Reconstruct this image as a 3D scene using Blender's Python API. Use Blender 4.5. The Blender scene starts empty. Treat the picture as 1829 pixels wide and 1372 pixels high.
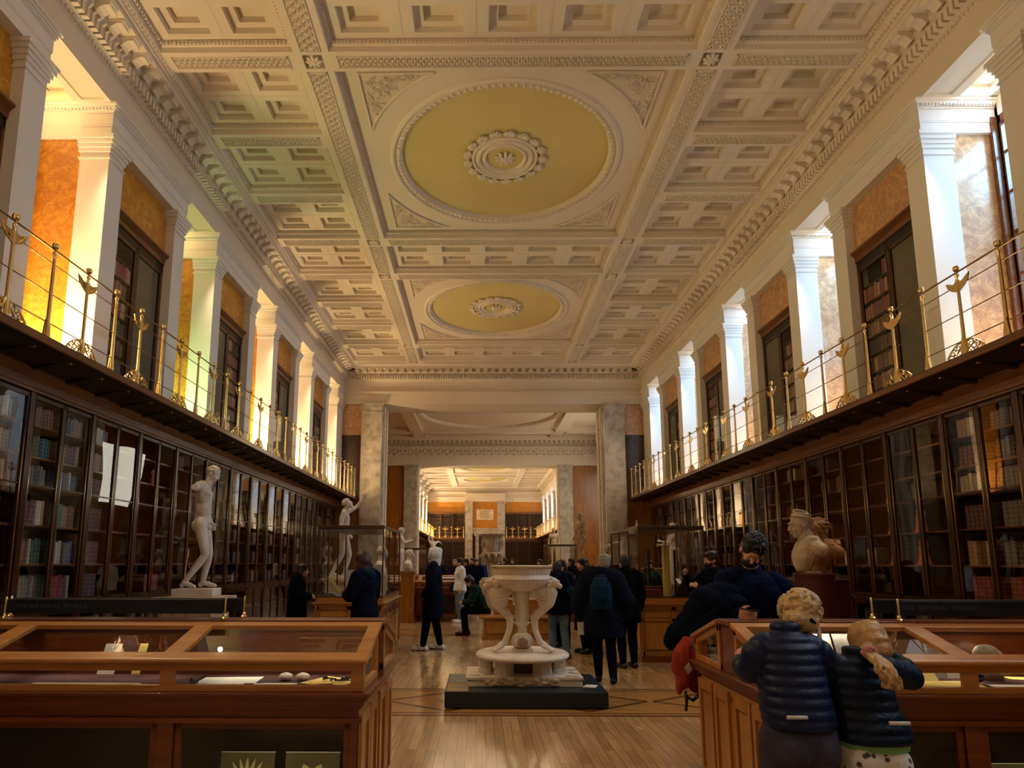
import bpy, bmesh, math, random
from mathutils import Vector, Matrix, Euler, Quaternion
S = bpy.context.scene
COL = S.collection
PI = math.pi
rnd = random.Random(7)

# ---------------------------------------------------------------- camera
cam_d = bpy.data.cameras.new('camera'); cam = bpy.data.objects.new('camera', cam_d); COL.objects.link(cam)
cam_d.sensor_fit = 'HORIZONTAL'; cam_d.sensor_width = 36.0
cam_d.lens = 36.0*1121.8/1829.0
cam_d.shift_x = (914.5-847.3)/1829.0
cam_d.shift_y = (840.7-686.0)/1829.0
cam_d.clip_start = 0.05; cam_d.clip_end = 400
_R = Matrix.Rotation(0.0095, 3, 'Z') @ Matrix.Rotation(0.1448, 3, 'X') @ Matrix.Rotation(-0.0016, 3, 'Y')
_r, _f, _u = _R.col[0], _R.col[1], _R.col[2]
cam.matrix_world = Matrix(((_r[0], _u[0], -_f[0], -0.474), (_r[1], _u[1], -_f[1], 0.0), (_r[2], _u[2], -_f[2], 1.6), (0, 0, 0, 1)))
S.camera = cam

# ---------------------------------------------------------------- world, exposure
W = bpy.data.worlds.new('world'); S.world = W; W.use_nodes = True
_b = W.node_tree.nodes['Background']; _b.inputs[0].default_value = (0.62, 0.8, 1.0, 1); _b.inputs[1].default_value = 2.2
S.view_settings.view_transform = 'Standard'; S.view_settings.look = 'None'
S.view_settings.gamma = 1.0; S.view_settings.exposure = EXPOSURE = -0.3
S.view_settings.use_curve_mapping = False

# room dimensions (metres): x across, y along the gallery, z up
XP = 5.78          # plane of the upper piers and frieze
Y0 = 8.19          # a pier corner; bays repeat every 3.62
PER = 3.62
YEND = 23.65; YBACK = -1.2
OFF2 = 39.8        # the far gallery is the same room moved on by this much
ZG = 4.0           # gallery walkway
ZR = 9.1           # ceiling ribs

def area(name, loc, d, sx, sy, power, col, spread=180):
    L = bpy.data.lights.new(name, 'AREA'); L.shape = 'RECTANGLE'; L.size = sx; L.size_y = sy
    L.energy = power; L.color = col; L.spread = math.radians(spread)
    o = bpy.data.objects.new(name, L); COL.objects.link(o); o.location = loc
    o.rotation_euler = Vector(d).to_track_quat('-Z', 'Y').to_euler()
    return o
def bays(off):     # centres of the window bays along one gallery
    return [(k, off + Y0 + PER*k - 0.655) for k in range(-2, 5)]
WARM = (1.0, 0.69, 0.33)
for off in (0, OFF2):
    for k, yc in bays(off):
        for s in (-1, 1):
            c = WARM; p = 150.0
            if s < 0 and k == 1 and off == 0: c = (0.62, 1.0, 0.36); p = 48.0
            if s > 0: c = (1.0, 0.72, 0.40); p = 22.0
            if off: p *= 3.0; c = (1.0, 0.76, 0.44)
            area('gallery_uplight', (s*6.5, yc, ZG+0.12), (-s*0.42, 0, 1), 0.16, 0.5, p, c)
            # small lamp in the bay ceiling
            L = bpy.data.lights.new('bay_lamp', 'POINT'); L.energy = 9 if s > 0 else 12; L.color = (1, .66, .25); L.shadow_soft_size = 0.05
            o = bpy.data.objects.new('bay_lamp', L); COL.objects.link(o); o.location = (s*6.5, yc, 8.12)
        # daylight falling steeply through the right-hand windows
        area('window_daylight', (7.75, yc, 7.6), (-.62, 0, -1), 1.25, 2.6, 340.0 if not off else 460.0, (0.27, 0.60, 1.0))
# broad area lights brightening the central room, one from the side, one overhead
area('central_side_light', (7.6, 31, 6.0), (-1, 0, -0.3), 6, 3, 330.0, (1.0, 0.92, 0.74))
area('central_top_light', (0, 31, 8.2), (0, 0, -1), 6, 6, 250.0, (1.0, 0.78, 0.48))
# added unseen fill spots under the bay lintels, brightening the floor and exhibits
for off in (0, OFF2):
    for k, yc in bays(off):
        for s in (-1, 1):
            L = bpy.data.lights.new('gallery_fill_spot', 'SPOT'); L.energy = 300.0; L.color = (1, .76, .46); L.spot_size = math.radians(85); L.spot_blend = .8; L.shadow_soft_size = .05
            o = bpy.data.objects.new('gallery_fill_spot', L); COL.objects.link(o); o.location = (s*6.0, yc+.2, 7.7)
            o.rotation_euler = Vector((-s*3.9, -.6, -7.0)).to_track_quat('-Z', 'Y').to_euler()

# ---------------------------------------------------------------- mesh builder
class MB:
    def __init__(s): s.v = []; s.f = []; s.m = []; s.T = None
    def add(s, vs, fs, mi=0):
        n = len(s.v)
        if s.T is not None: vs = [tuple(s.T @ Vector(p)) for p in vs]
        s.v.extend([tuple(p) for p in vs]); s.f.extend([tuple(i+n for i in f) for f in fs]); s.m.extend([mi]*len(fs)); return s
    def box(s, x0, y0, z0, x1, y1, z1, mi=0):
        if x0 > x1: x0, x1 = x1, x0
        if y0 > y1: y0, y1 = y1, y0
        if z0 > z1: z0, z1 = z1, z0
        return s.add([(x0,y0,z0),(x1,y0,z0),(x1,y1,z0),(x0,y1,z0),(x0,y0,z1),(x1,y0,z1),(x1,y1,z1),(x0,y1,z1)],
              [(0,3,2,1),(4,5,6,7),(0,1,5,4),(1,2,6,5),(2,3,7,6),(3,0,4,7)], mi)
    def quad(s, a, b, c, d, mi=0): return s.add([a,b,c,d], [(0,1,2,3)], mi)
    def prism(s, pts, ax, a, b, mi=0):
        n = len(pts)
        def P(p, t): return (t,p[0],p[1]) if ax == 'x' else ((p[0],t,p[1]) if ax == 'y' else (p[0],p[1],t))
        vs = [P(p, a) for p in pts] + [P(p, b) for p in pts]
        fs = [(i,(i+1)%n,n+(i+1)%n,n+i) for i in range(n)] + [tuple(range(n))[::-1], tuple(range(n, 2*n))]
        return s.add(vs, fs, mi)
    def lathe(s, prof, c=(0,0,0), n=24, mi=0, fn=None, close=True):
        vs = []; m = len(prof)
        for i in range(n):
            a = 2*PI*i/n
            for j, (r, z) in enumerate(prof):
                rr = r*(fn(a, j/(m-1.0), r, z) if fn else 1.0)
                vs.append((c[0]+rr*math.cos(a), c[1]+rr*math.sin(a), c[2]+z))
        fs = [(i*m+j, ((i+1)%n)*m+j, ((i+1)%n)*m+j+1, i*m+j+1) for i in range(n) for j in range(m-1)]
        if close:
            if prof[0][0] > 1e-5: fs.append(tuple(i*m for i in range(n))[::-1])
            if prof[-1][0] > 1e-5: fs.append(tuple(i*m+m-1 for i in range(n)))
        return s.add(vs, fs, mi)
    def loft(s, rings, n=20, mi=0, cap=True, pw=2.0):
        # rings: (centre, rx, ry, [3x3 or None]); superellipse sections
        vs = []
        for R in rings:
            c, rx, ry = Vector(R[0]), R[1], R[2]; M = R[3] if len(R) > 3 else None
            for i in range(n):
                a = 2*PI*i/n; ca, sa = math.cos(a), math.sin(a)
                p = Vector((rx*math.copysign(abs(ca)**(2/pw), ca), ry*math.copysign(abs(sa)**(2/pw), sa), 0))
                if M is not None: p = M @ p
                vs.append(tuple(c+p))
        k = len(rings)
        fs = [(j*n+i, j*n+(i+1)%n, (j+1)*n+(i+1)%n, (j+1)*n+i) for j in range(k-1) for i in range(n)]
        if cap: fs += [tuple(range(n))[::-1], tuple(range((k-1)*n, k*n))]
        return s.add(vs, fs, mi)
    def tube(s, pts, r, n=8, mi=0, cap=True):
        pts = [Vector(p) for p in pts]; k = len(pts)
        if not hasattr(r, '__len__'): r = [r]*k
        rings = []; up = None
        for i, p in enumerate(pts):
            t = (pts[min(i+1, k-1)]-pts[max(i-1, 0)])
            t = t.normalized() if t.length > 1e-9 else Vector((0,0,1))
            if up is None:
                up = Vector((0,0,1)) if abs(t.z) < .9 else Vector((1,0,0))
            x = up.cross(t)
            if x.length < 1e-6: x = Vector((1,0,0)).cross(t)
            x.normalize(); y = t.cross(x); up = y
            rings.append((p, r[i], r[i], Matrix((x, y, t)).transposed()))
        return s.loft(rings, n, mi, cap)
    def ell(s, c, r, rot=None, mi=0, n=14, m=9):
        if not hasattr(r, '__len__'): r = (r, r, r)
        M = Euler([math.radians(a) for a in rot]).to_matrix() if rot else None
        vs = []; c = Vector(c)
        for j in range(1, m):
            t = PI*j/m
            for i in range(n):
                a = 2*PI*i/n; p = Vector((r[0]*math.sin(t)*math.cos(a), r[1]*math.sin(t)*math.sin(a), r[2]*math.cos(t)))
                vs.append(tuple(c+(M @ p if M else p)))
        for sg in (1, -1):
            p = Vector((0,0,sg*r[2])); vs.append(tuple(c+(M @ p if M else p)))
        T, B = len(vs)-2, len(vs)-1
        fs = [(j*n+i, (j+1)*n+i, (j+1)*n+(i+1)%n, j*n+(i+1)%n) for j in range(m-2) for i in range(n)]
        fs += [(T, i, (i+1)%n) for i in range(n)] + [(B, (m-2)*n+(i+1)%n, (m-2)*n+i) for i in range(n)]
        return s.add(vs, fs, mi)
    def cap(s, p0, r0, p1, r1, n=12, mi=0):
        p0, p1 = Vector(p0), Vector(p1); d = (p1-p0); L = d.length; t = d/L if L > 1e-6 else Vector((0,0,1))
        pts = []; rs = []
        for a in (80, 55, 28): pts.append(p0-t*r0*math.sin(math.radians(a))); rs.append(r0*math.cos(math.radians(a)))
        pts.append(p0); rs.append(r0); pts.append(p0.lerp(p1, .5)); rs.append((r0+r1)/2); pts.append(p1); rs.append(r1)
        for a in (28, 55, 80): pts.append(p1+t*r1*math.sin(math.radians(a))); rs.append(r1*math.cos(math.radians(a)))
        return s.tube(pts, rs, n, mi)
    def build(s, name, mats, parent=None, smooth=False, recalc=True, remesh=0, smiter=0, sub=0, bevel=0, auto=None):
        me = bpy.data.meshes.new(name)
        me.from_pydata(s.v, [], s.f)
        if not isinstance(mats, (list, tuple)): mats = [mats]
        for m in mats: me.materials.append(m)
        if len(mats) > 1: me.polygons.foreach_set('material_index', s.m)
        if recalc:
            bm = bmesh.new(); bm.from_mesh(me); bmesh.ops.recalc_face_normals(bm, faces=bm.faces); bm.to_mesh(me); bm.free()
        if smooth: me.polygons.foreach_set('use_smooth', [True]*len(me.polygons))
        if auto is not None:
            me.polygons.foreach_set('use_smooth', [True]*len(me.polygons))
            me.set_sharp_from_angle(angle=math.radians(auto))
        me.update()
        o = bpy.data.objects.new(name, me); COL.objects.link(o)
        if parent: o.parent = parent
        if remesh:
            r = o.modifiers.new('remesh', 'REMESH'); r.mode = 'VOXEL'; r.voxel_size = remesh; r.use_smooth_shade = True
        if smiter:
            q = o.modifiers.new('smooth', 'SMOOTH'); q.iterations = smiter; q.factor = 0.5
        if sub:
            q = o.modifiers.new('sub', 'SUBSURF'); q.levels = sub; q.render_levels = sub
        if bevel:
            q = o.modifiers.new('bevel', 'BEVEL'); q.width = bevel; q.segments = 2; q.limit_method = 'ANGLE'
        return o

def tag(o, label=None, cat=None, group=None, kind=None):
    if label: o['label'] = label
    if cat: o['category'] = cat
    if group: o['group'] = group
    if kind: o['kind'] = kind
    return o
def empty(name, loc=(0,0,0), rz=0, label=None, cat=None, group=None):
    o = bpy.data.objects.new(name, None); COL.objects.link(o); o.location = loc; o.rotation_euler = (0,0,rz); o.empty_display_size = 0.1
    return tag(o, label, cat, group)
KIDS = {}
def children(o): return [c for c in bpy.data.objects if c.parent is o] if False else [c for c in o.children]
def copy_tree(o, parent=None):
    c = o.copy(); COL.objects.link(c)
    if parent: c.parent = parent
    for ch in children(o): copy_tree(ch, c)
    return c
def struct(o): o['kind'] = 'structure'; return o

# ---------------------------------------------------------------- materials
MAT = {}
def nmat(name):
    m = bpy.data.materials.new(name); m.use_nodes = True; t = m.node_tree; b = t.nodes['Principled BSDF']; MAT[name] = m
    return m, t, b
def node(t, ty, **k):
    n = t.nodes.new(ty)
    for a, v in k.items():
        if a in n.inputs: n.inputs[a].default_value = v
        else: setattr(n, a, v)
    return n
def mat(name, col, rough=.5, metal=0, spec=.5, noise=0, nscale=5, bump=0, bscale=40, col2=None, stretch=None, detail=4, contrast=(.3,.7), coat=0, emit=0):
    m, t, b = nmat(name)
    b.inputs['Base Color'].default_value = (*col, 1); b.inputs['Roughness'].default_value = rough; b.inputs['Metallic'].default_value = metal
    b.inputs['Specular IOR Level'].default_value = spec; b.inputs['Coat Weight'].default_value = coat; b.inputs['Coat Roughness'].default_value = .12
    tc = node(t, 'ShaderNodeTexCoord'); mp = node(t, 'ShaderNodeMapping'); t.links.new(tc.outputs['Object'], mp.inputs['Vector'])
    if stretch: mp.inputs['Scale'].default_value = stretch
    if noise or col2:
        n = node(t, 'ShaderNodeTexNoise', Scale=nscale, Detail=detail); t.links.new(mp.outputs[0], n.inputs['Vector'])
        r = node(t, 'ShaderNodeValToRGB'); t.links.new(n.outputs['Fac'], r.inputs[0])
        r.color_ramp.elements[0].position = contrast[0]; r.color_ramp.elements[1].position = contrast[1]
        c2 = col2 or tuple(c*(1-noise) for c in col)
        r.color_ramp.elements[0].color = (*c2, 1); r.color_ramp.elements[1].color = (*col, 1)
        t.links.new(r.outputs[0], b.inputs['Base Color'])
    if bump:
        n = node(t, 'ShaderNodeTexNoise', Scale=bscale, Detail=5); t.links.new(mp.outputs[0], n.inputs['Vector'])
        u = node(t, 'ShaderNodeBump', Strength=bump, Distance=.02); t.links.new(n.outputs['Fac'], u.inputs['Height']); t.links.new(u.outputs[0], b.inputs['Normal'])
    return m
def wood(name, c1, c2, rough=.35, axis='z', scale=3.0, coat=.25):
    st = {'z': (8, 8, .7), 'y': (8, .7, 8), 'x': (.7, 8, 8)}[axis]
    return mat(name, c1, rough, col2=c2, nscale=scale, stretch=st, detail=6, contrast=(.32,.68), bump=.08, bscale=scale*4, coat=coat)
PLASTER = mat('cream_plaster', (.78,.70,.575), .75, bump=.08, bscale=60)
PLASTER_W = mat('white_pier_plaster', (.82,.80,.76), .6, bump=.05, bscale=30)
YELLOW = mat('yellow_ceiling_paint', (.70,.58,.25), .8, noise=.1, nscale=.6)
ORANGE = None
def scagliola(name, a, b_, c_):
    m, t, b = nmat(name); b.inputs['Roughness'].default_value = .28; b.inputs['Coat Weight'].default_value = .2
    tc = node(t, 'ShaderNodeTexCoord')
    n1 = node(t, 'ShaderNodeTexNoise', Scale=4.5, Detail=6, Distortion=1.6); t.links.new(tc.outputs['Object'], n1.inputs['Vector'])
    v = node(t, 'ShaderNodeTexVoronoi', Scale=9.0); v.feature = 'DISTANCE_TO_EDGE'
    mx = node(t, 'ShaderNodeMixRGB', Fac=.25); t.links.new(tc.outputs['Object'], mx.inputs[1]); t.links.new(n1.outputs['Color'], mx.inputs[2]); t.links.new(mx.outputs[0], v.inputs['Vector'])
    r = node(t, 'ShaderNodeValToRGB'); t.links.new(n1.outputs['Fac'], r.inputs[0]); e = r.color_ramp.elements
    e[0].position = .34; e[0].color = (*a, 1); e[1].position = .66; e[1].color = (*b_, 1)
    r2 = node(t, 'ShaderNodeValToRGB'); t.links.new(v.outputs['Distance'], r2.inputs[0]); r2.color_ramp.elements[0].position = 0; r2.color_ramp.elements[1].position = .06
    m2 = node(t, 'ShaderNodeMixRGB', Fac=1); m2.inputs[1].default_value = (*c_, 1); t.links.new(r2.outputs[0], m2.inputs[0]); t.links.new(r.outputs[0], m2.inputs[2])
    t.links.new(m2.outputs[0], b.inputs['Base Color']); return m
ORANGE = scagliola('amber_scagliola', (.50,.19,.012), (.72,.33,.035), (.40,.15,.012))
ORANGE_R = scagliola('veined_amber_scagliola', (.52,.27,.12), (.78,.47,.22), (.42,.22,.12))
ORANGE_W = wood('amber_panel', (.42,.16,.012), (.25,.085,.006), .4, 'z', 2.2)
GREYM = mat('pale_grey_marble', (.52,.475,.40), .35, col2=(.34,.30,.235), nscale=3.4, detail=12, contrast=(.36,.56), coat=.2)
STATUE = mat('carved_white_marble', (.80,.73,.63), .5, col2=(.62,.50,.37), nscale=3.5, detail=8, contrast=(.3,.6), bump=.12, bscale=22)
STATUE_T = mat('aged_tan_marble', (.62,.52,.39), .6, col2=(.36,.25,.15), nscale=7, detail=8, contrast=(.3,.65), bump=.3, bscale=26)
CLAY = mat('terracotta_clay', (.50,.26,.13), .65, col2=(.33,.15,.07), nscale=7, bump=.25, bscale=25)
OAK = wood('honey_oak', (.50,.215,.05), (.35,.13,.027), .3, 'x', 2.0)
OAK_Z = wood('honey_oak_upright', (.48,.205,.047), (.33,.125,.025), .3, 'z', 2.0)
OAK_D = wood('dark_red_oak', (.20,.048,.013), (.115,.023,.006), .32, 'x', 2.2)
MAHOG = wood('mahogany', (.065,.018,.007), (.026,.008,.003), .25, 'z', 2.2)
MAHOG_Y = wood('mahogany_cornice', (.21,.072,.016), (.11,.033,.008), .28, 'y', 2.2)
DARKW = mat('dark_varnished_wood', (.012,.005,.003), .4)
BRASS = mat('polished_brass', (.83,.60,.26), .22, metal=1)
BRONZE = mat('dull_brass', (.38,.24,.09), .35, metal=1)
NAVY = mat('navy_fabric', (.003,.005,.018), .9, spec=.06, noise=.3, nscale=12, bump=.2, bscale=35)
BLACKF = mat('black_fabric', (.003,.003,.005), .9, spec=.06, bump=.2, bscale=35)
BLACK = mat('black_lacquer', (.006,.006,.008), .3)
SKIN = mat('skin', (.62,.33,.21), .5, noise=.15, nscale=8)
def glassmat(name, ior=1.5, wob=.0, wscale=2.0, tint=(1,1,1), boost=1.0):
    m = bpy.data.materials.new(name); m.use_nodes = True; t = m.node_tree; t.nodes.clear(); MAT[name] = m
    out = node(t, 'ShaderNodeOutputMaterial'); mx = node(t, 'ShaderNodeMixShader'); tr = node(t, 'ShaderNodeBsdfTransparent'); gl = node(t, 'ShaderNodeBsdfGlossy', Roughness=.0)
    tr.inputs[0].default_value = (*tint, 1)
    fr = node(t, 'ShaderNodeFresnel', IOR=ior); gm = node(t, 'ShaderNodeNewGeometry'); mr = node(t, 'ShaderNodeMapRange'); mr.inputs[3].default_value = ior; mr.inputs[4].default_value = 1/ior
    t.links.new(gm.outputs['Backfacing'], mr.inputs[0]); t.links.new(mr.outputs[0], fr.inputs['IOR'])
    mm = node(t, 'ShaderNodeMath', operation='MULTIPLY'); mm.inputs[1].default_value = boost; mm.use_clamp = True
    t.links.new(fr.outputs[0], mm.inputs[0]); t.links.new(mm.outputs[0], mx.inputs[0]); t.links.new(tr.outputs[0], mx.inputs[1]); t.links.new(gl.outputs[0], mx.inputs[2]); t.links.new(mx.outputs[0], out.inputs[0])
    if wob:
        tc = node(t, 'ShaderNodeTexCoord'); oi = node(t, 'ShaderNodeObjectInfo'); ad = node(t, 'ShaderNodeVectorMath', operation='ADD'); n = node(t, 'ShaderNodeTexNoise', Scale=wscale, Detail=0)
        cb = node(t, 'ShaderNodeCombineXYZ'); ml = node(t, 'ShaderNodeMath', operation='MULTIPLY'); ml.inputs[1].default_value = 40
        t.links.new(oi.outputs['Random'], ml.inputs[0]); t.links.new(ml.outputs[0], cb.inputs[0]); t.links.new(tc.outputs['Object'], ad.inputs[0]); t.links.new(cb.outputs[0], ad.inputs[1]); t.links.new(ad.outputs[0], n.inputs['Vector'])
        bp = node(t, 'ShaderNodeBump', Strength=wob, Distance=.02); t.links.new(n.outputs['Fac'], bp.inputs['Height'])
        t.links.new(bp.outputs[0], gl.inputs['Normal']); t.links.new(bp.outputs[0], fr.inputs['Normal'])
    return m
GLASS = glassmat('window_glass', 1.45)
GLASS_B = glassmat('old_bookcase_glass', 1.62, wob=.16, wscale=1.3, boost=1.15)
GLASS_U = glassmat('upper_case_glass', 1.4)
GLASS_C = glassmat('show_case_glass', 1.5)
def ocol(name, rough=.6, bands=False):
    m, t, b = nmat(name); b.inputs['Roughness'].default_value = rough
    oi = node(t, 'ShaderNodeObjectInfo'); t.links.new(oi.outputs['Color'], b.inputs['Base Color'])
    if bands:
        tc = node(t, 'ShaderNodeTexCoord'); sx = node(t, 'ShaderNodeSeparateXYZ'); t.links.new(tc.outputs['Generated'], sx.inputs[0])
        w = node(t, 'ShaderNodeMath', operation='MULTIPLY'); w.inputs[1].default_value = 5.0; t.links.new(sx.outputs['Z'], w.inputs[0])
        fr = node(t, 'ShaderNodeMath', operation='FRACT'); t.links.new(w.outputs[0], fr.inputs[0])
        lt = node(t, 'ShaderNodeMath', operation='LESS_THAN'); lt.inputs[1].default_value = .14; t.links.new(fr.outputs[0], lt.inputs[0])
        mx = node(t, 'ShaderNodeMixRGB'); t.links.new(lt.outputs[0], mx.inputs[0]); t.links.new(oi.outputs['Color'], mx.inputs[1])
        mc = node(t, 'ShaderNodeMixRGB', blend_type='ADD', Fac=1.0); mc.inputs[2].default_value = (.18,.12,.04,1); t.links.new(oi.outputs['Color'], mc.inputs[1]); t.links.new(mc.outputs[0], mx.inputs[2])
        t.links.new(mx.outputs[0], b.inputs['Base Color'])
    return m
BOOKM = ocol('book_leather', .5, True)
def acol(name, rough=.6):
    m, t, b = nmat(name); b.inputs['Roughness'].default_value = rough
    a = node(t, 'ShaderNodeAttribute'); a.attribute_name = 'Col'; t.links.new(a.outputs['Color'], b.inputs['Base Color']); return m
BOOKS_A = acol('book_rows_leather', .55)
PAPER = mat('printed_paper', (.75,.72,.66), .8)
# ---------------------------------------------------------------- floor
def floor_mat():
    m, t, b = nmat('oak_parquet'); b.inputs['Roughness'].default_value = .2; b.inputs['Coat Weight'].default_value = .45; b.inputs['Coat Roughness'].default_value = .1
    tc = node(t, 'ShaderNodeTexCoord'); sp = node(t, 'ShaderNodeSeparateXYZ'); t.links.new(tc.outputs['Object'], sp.inputs[0])
    cb = node(t, 'ShaderNodeCombineXYZ'); t.links.new(sp.outputs['Y'], cb.inputs[0]); t.links.new(sp.outputs['X'], cb.inputs[1])
    br = node(t, 'ShaderNodeTexBrick', Scale=1.0); br.inputs['Brick Width'].default_value = .95; br.inputs['Row Height'].default_value = .085; br.inputs['Mortar Size'].default_value = .0018
    br.inputs['Color1'].default_value = (.56,.35,.165,1); br.inputs['Color2'].default_value = (.38,.22,.095,1); br.inputs['Mortar'].default_value = (.14,.06,.02,1); br.offset = .37
    t.links.new(cb.outputs[0], br.inputs['Vector'])
    mp = node(t, 'ShaderNodeMapping'); mp.inputs['Scale'].default_value = (30, 1.6, 1); t.links.new(tc.outputs['Object'], mp.inputs['Vector'])
    n = node(t, 'ShaderNodeTexNoise', Scale=1.5, Detail=6); t.links.new(mp.outputs[0], n.inputs['Vector'])
    mx = node(t, 'ShaderNodeMixRGB', blend_type='OVERLAY', Fac=.45); t.links.new(br.outputs['Color'], mx.inputs[1]); t.links.new(n.outputs['Fac'], mx.inputs[2])
    t.links.new(mx.outputs[0], b.inputs['Base Color'])
    n2 = node(t, 'ShaderNodeTexNoise', Scale=2.2, Detail=3); t.links.new(tc.outputs['Object'], n2.inputs['Vector'])
    r = node(t, 'ShaderNodeMapRange'); r.inputs[3].default_value = .13; r.inputs[4].default_value = .33; t.links.new(n2.outputs['Fac'], r.inputs[0]); t.links.new(r.outputs[0], b.inputs['Roughness'])
    bp = node(t, 'ShaderNodeBump', Strength=.12, Distance=.004); t.links.new(br.outputs['Fac'], bp.inputs['Height']); bp.invert = True; t.links.new(bp.outputs[0], b.inputs['Normal'])
    return m
FLOOR = floor_mat()
INLAY = wood('inlay_dark_walnut', (.17,.07,.022), (.11,.04,.012), .25, 'x', 3)
INLAY_L = wood('inlay_oak_field', (.50,.27,.09), (.36,.18,.055), .22, 'x', 3)
m = MB(); m.box(-9, YBACK-.3, -.12, 9, 64.5, 0); fl = struct(m.build('floor', FLOOR))
m = MB()   # inlaid borders every 7.24 m, flush strips
for yb in (6.9, 14.14, 21.38, 46.7, 53.94):
    m.box(-5.7, yb+.04, 0, 5.7, yb+1.42, .0012, 1)
    for a, w in ((0, .05), (.115, .035), (1.29, .035), (1.40, .05)): m.box(-5.7, yb+a, 0, 5.7, yb+a+w, .0024)
    for i in range(-4, 4):        # lozenges between the lines
        xc = .72 + i*1.56; yc = yb+.72; hx, hy = .74, .5
        P = [(xc-hx, yc), (xc, yc-hy), (xc+hx, yc), (xc, yc+hy)]
        for q in range(4):
            a = Vector((*P[q], 0)); b = Vector((*P[(q+1)%4], 0)); d = (b-a).normalized(); nn = Vector((-d.y, d.x, 0))*.028
            m.add([(*(a-nn).xy, .003), (*(b-nn).xy, .003), (*(b+nn).xy, .003), (*(a+nn).xy, .003)], [(0,1,2,3)])
        m.add([(xc-.14, yc, .003), (xc, yc-.1, .003), (xc+.14, yc, .003), (xc, yc+.1, .003)], [(0,1,2,3)])
o = m.build('floor_inlay', [INLAY, INLAY_L], parent=fl)

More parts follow.
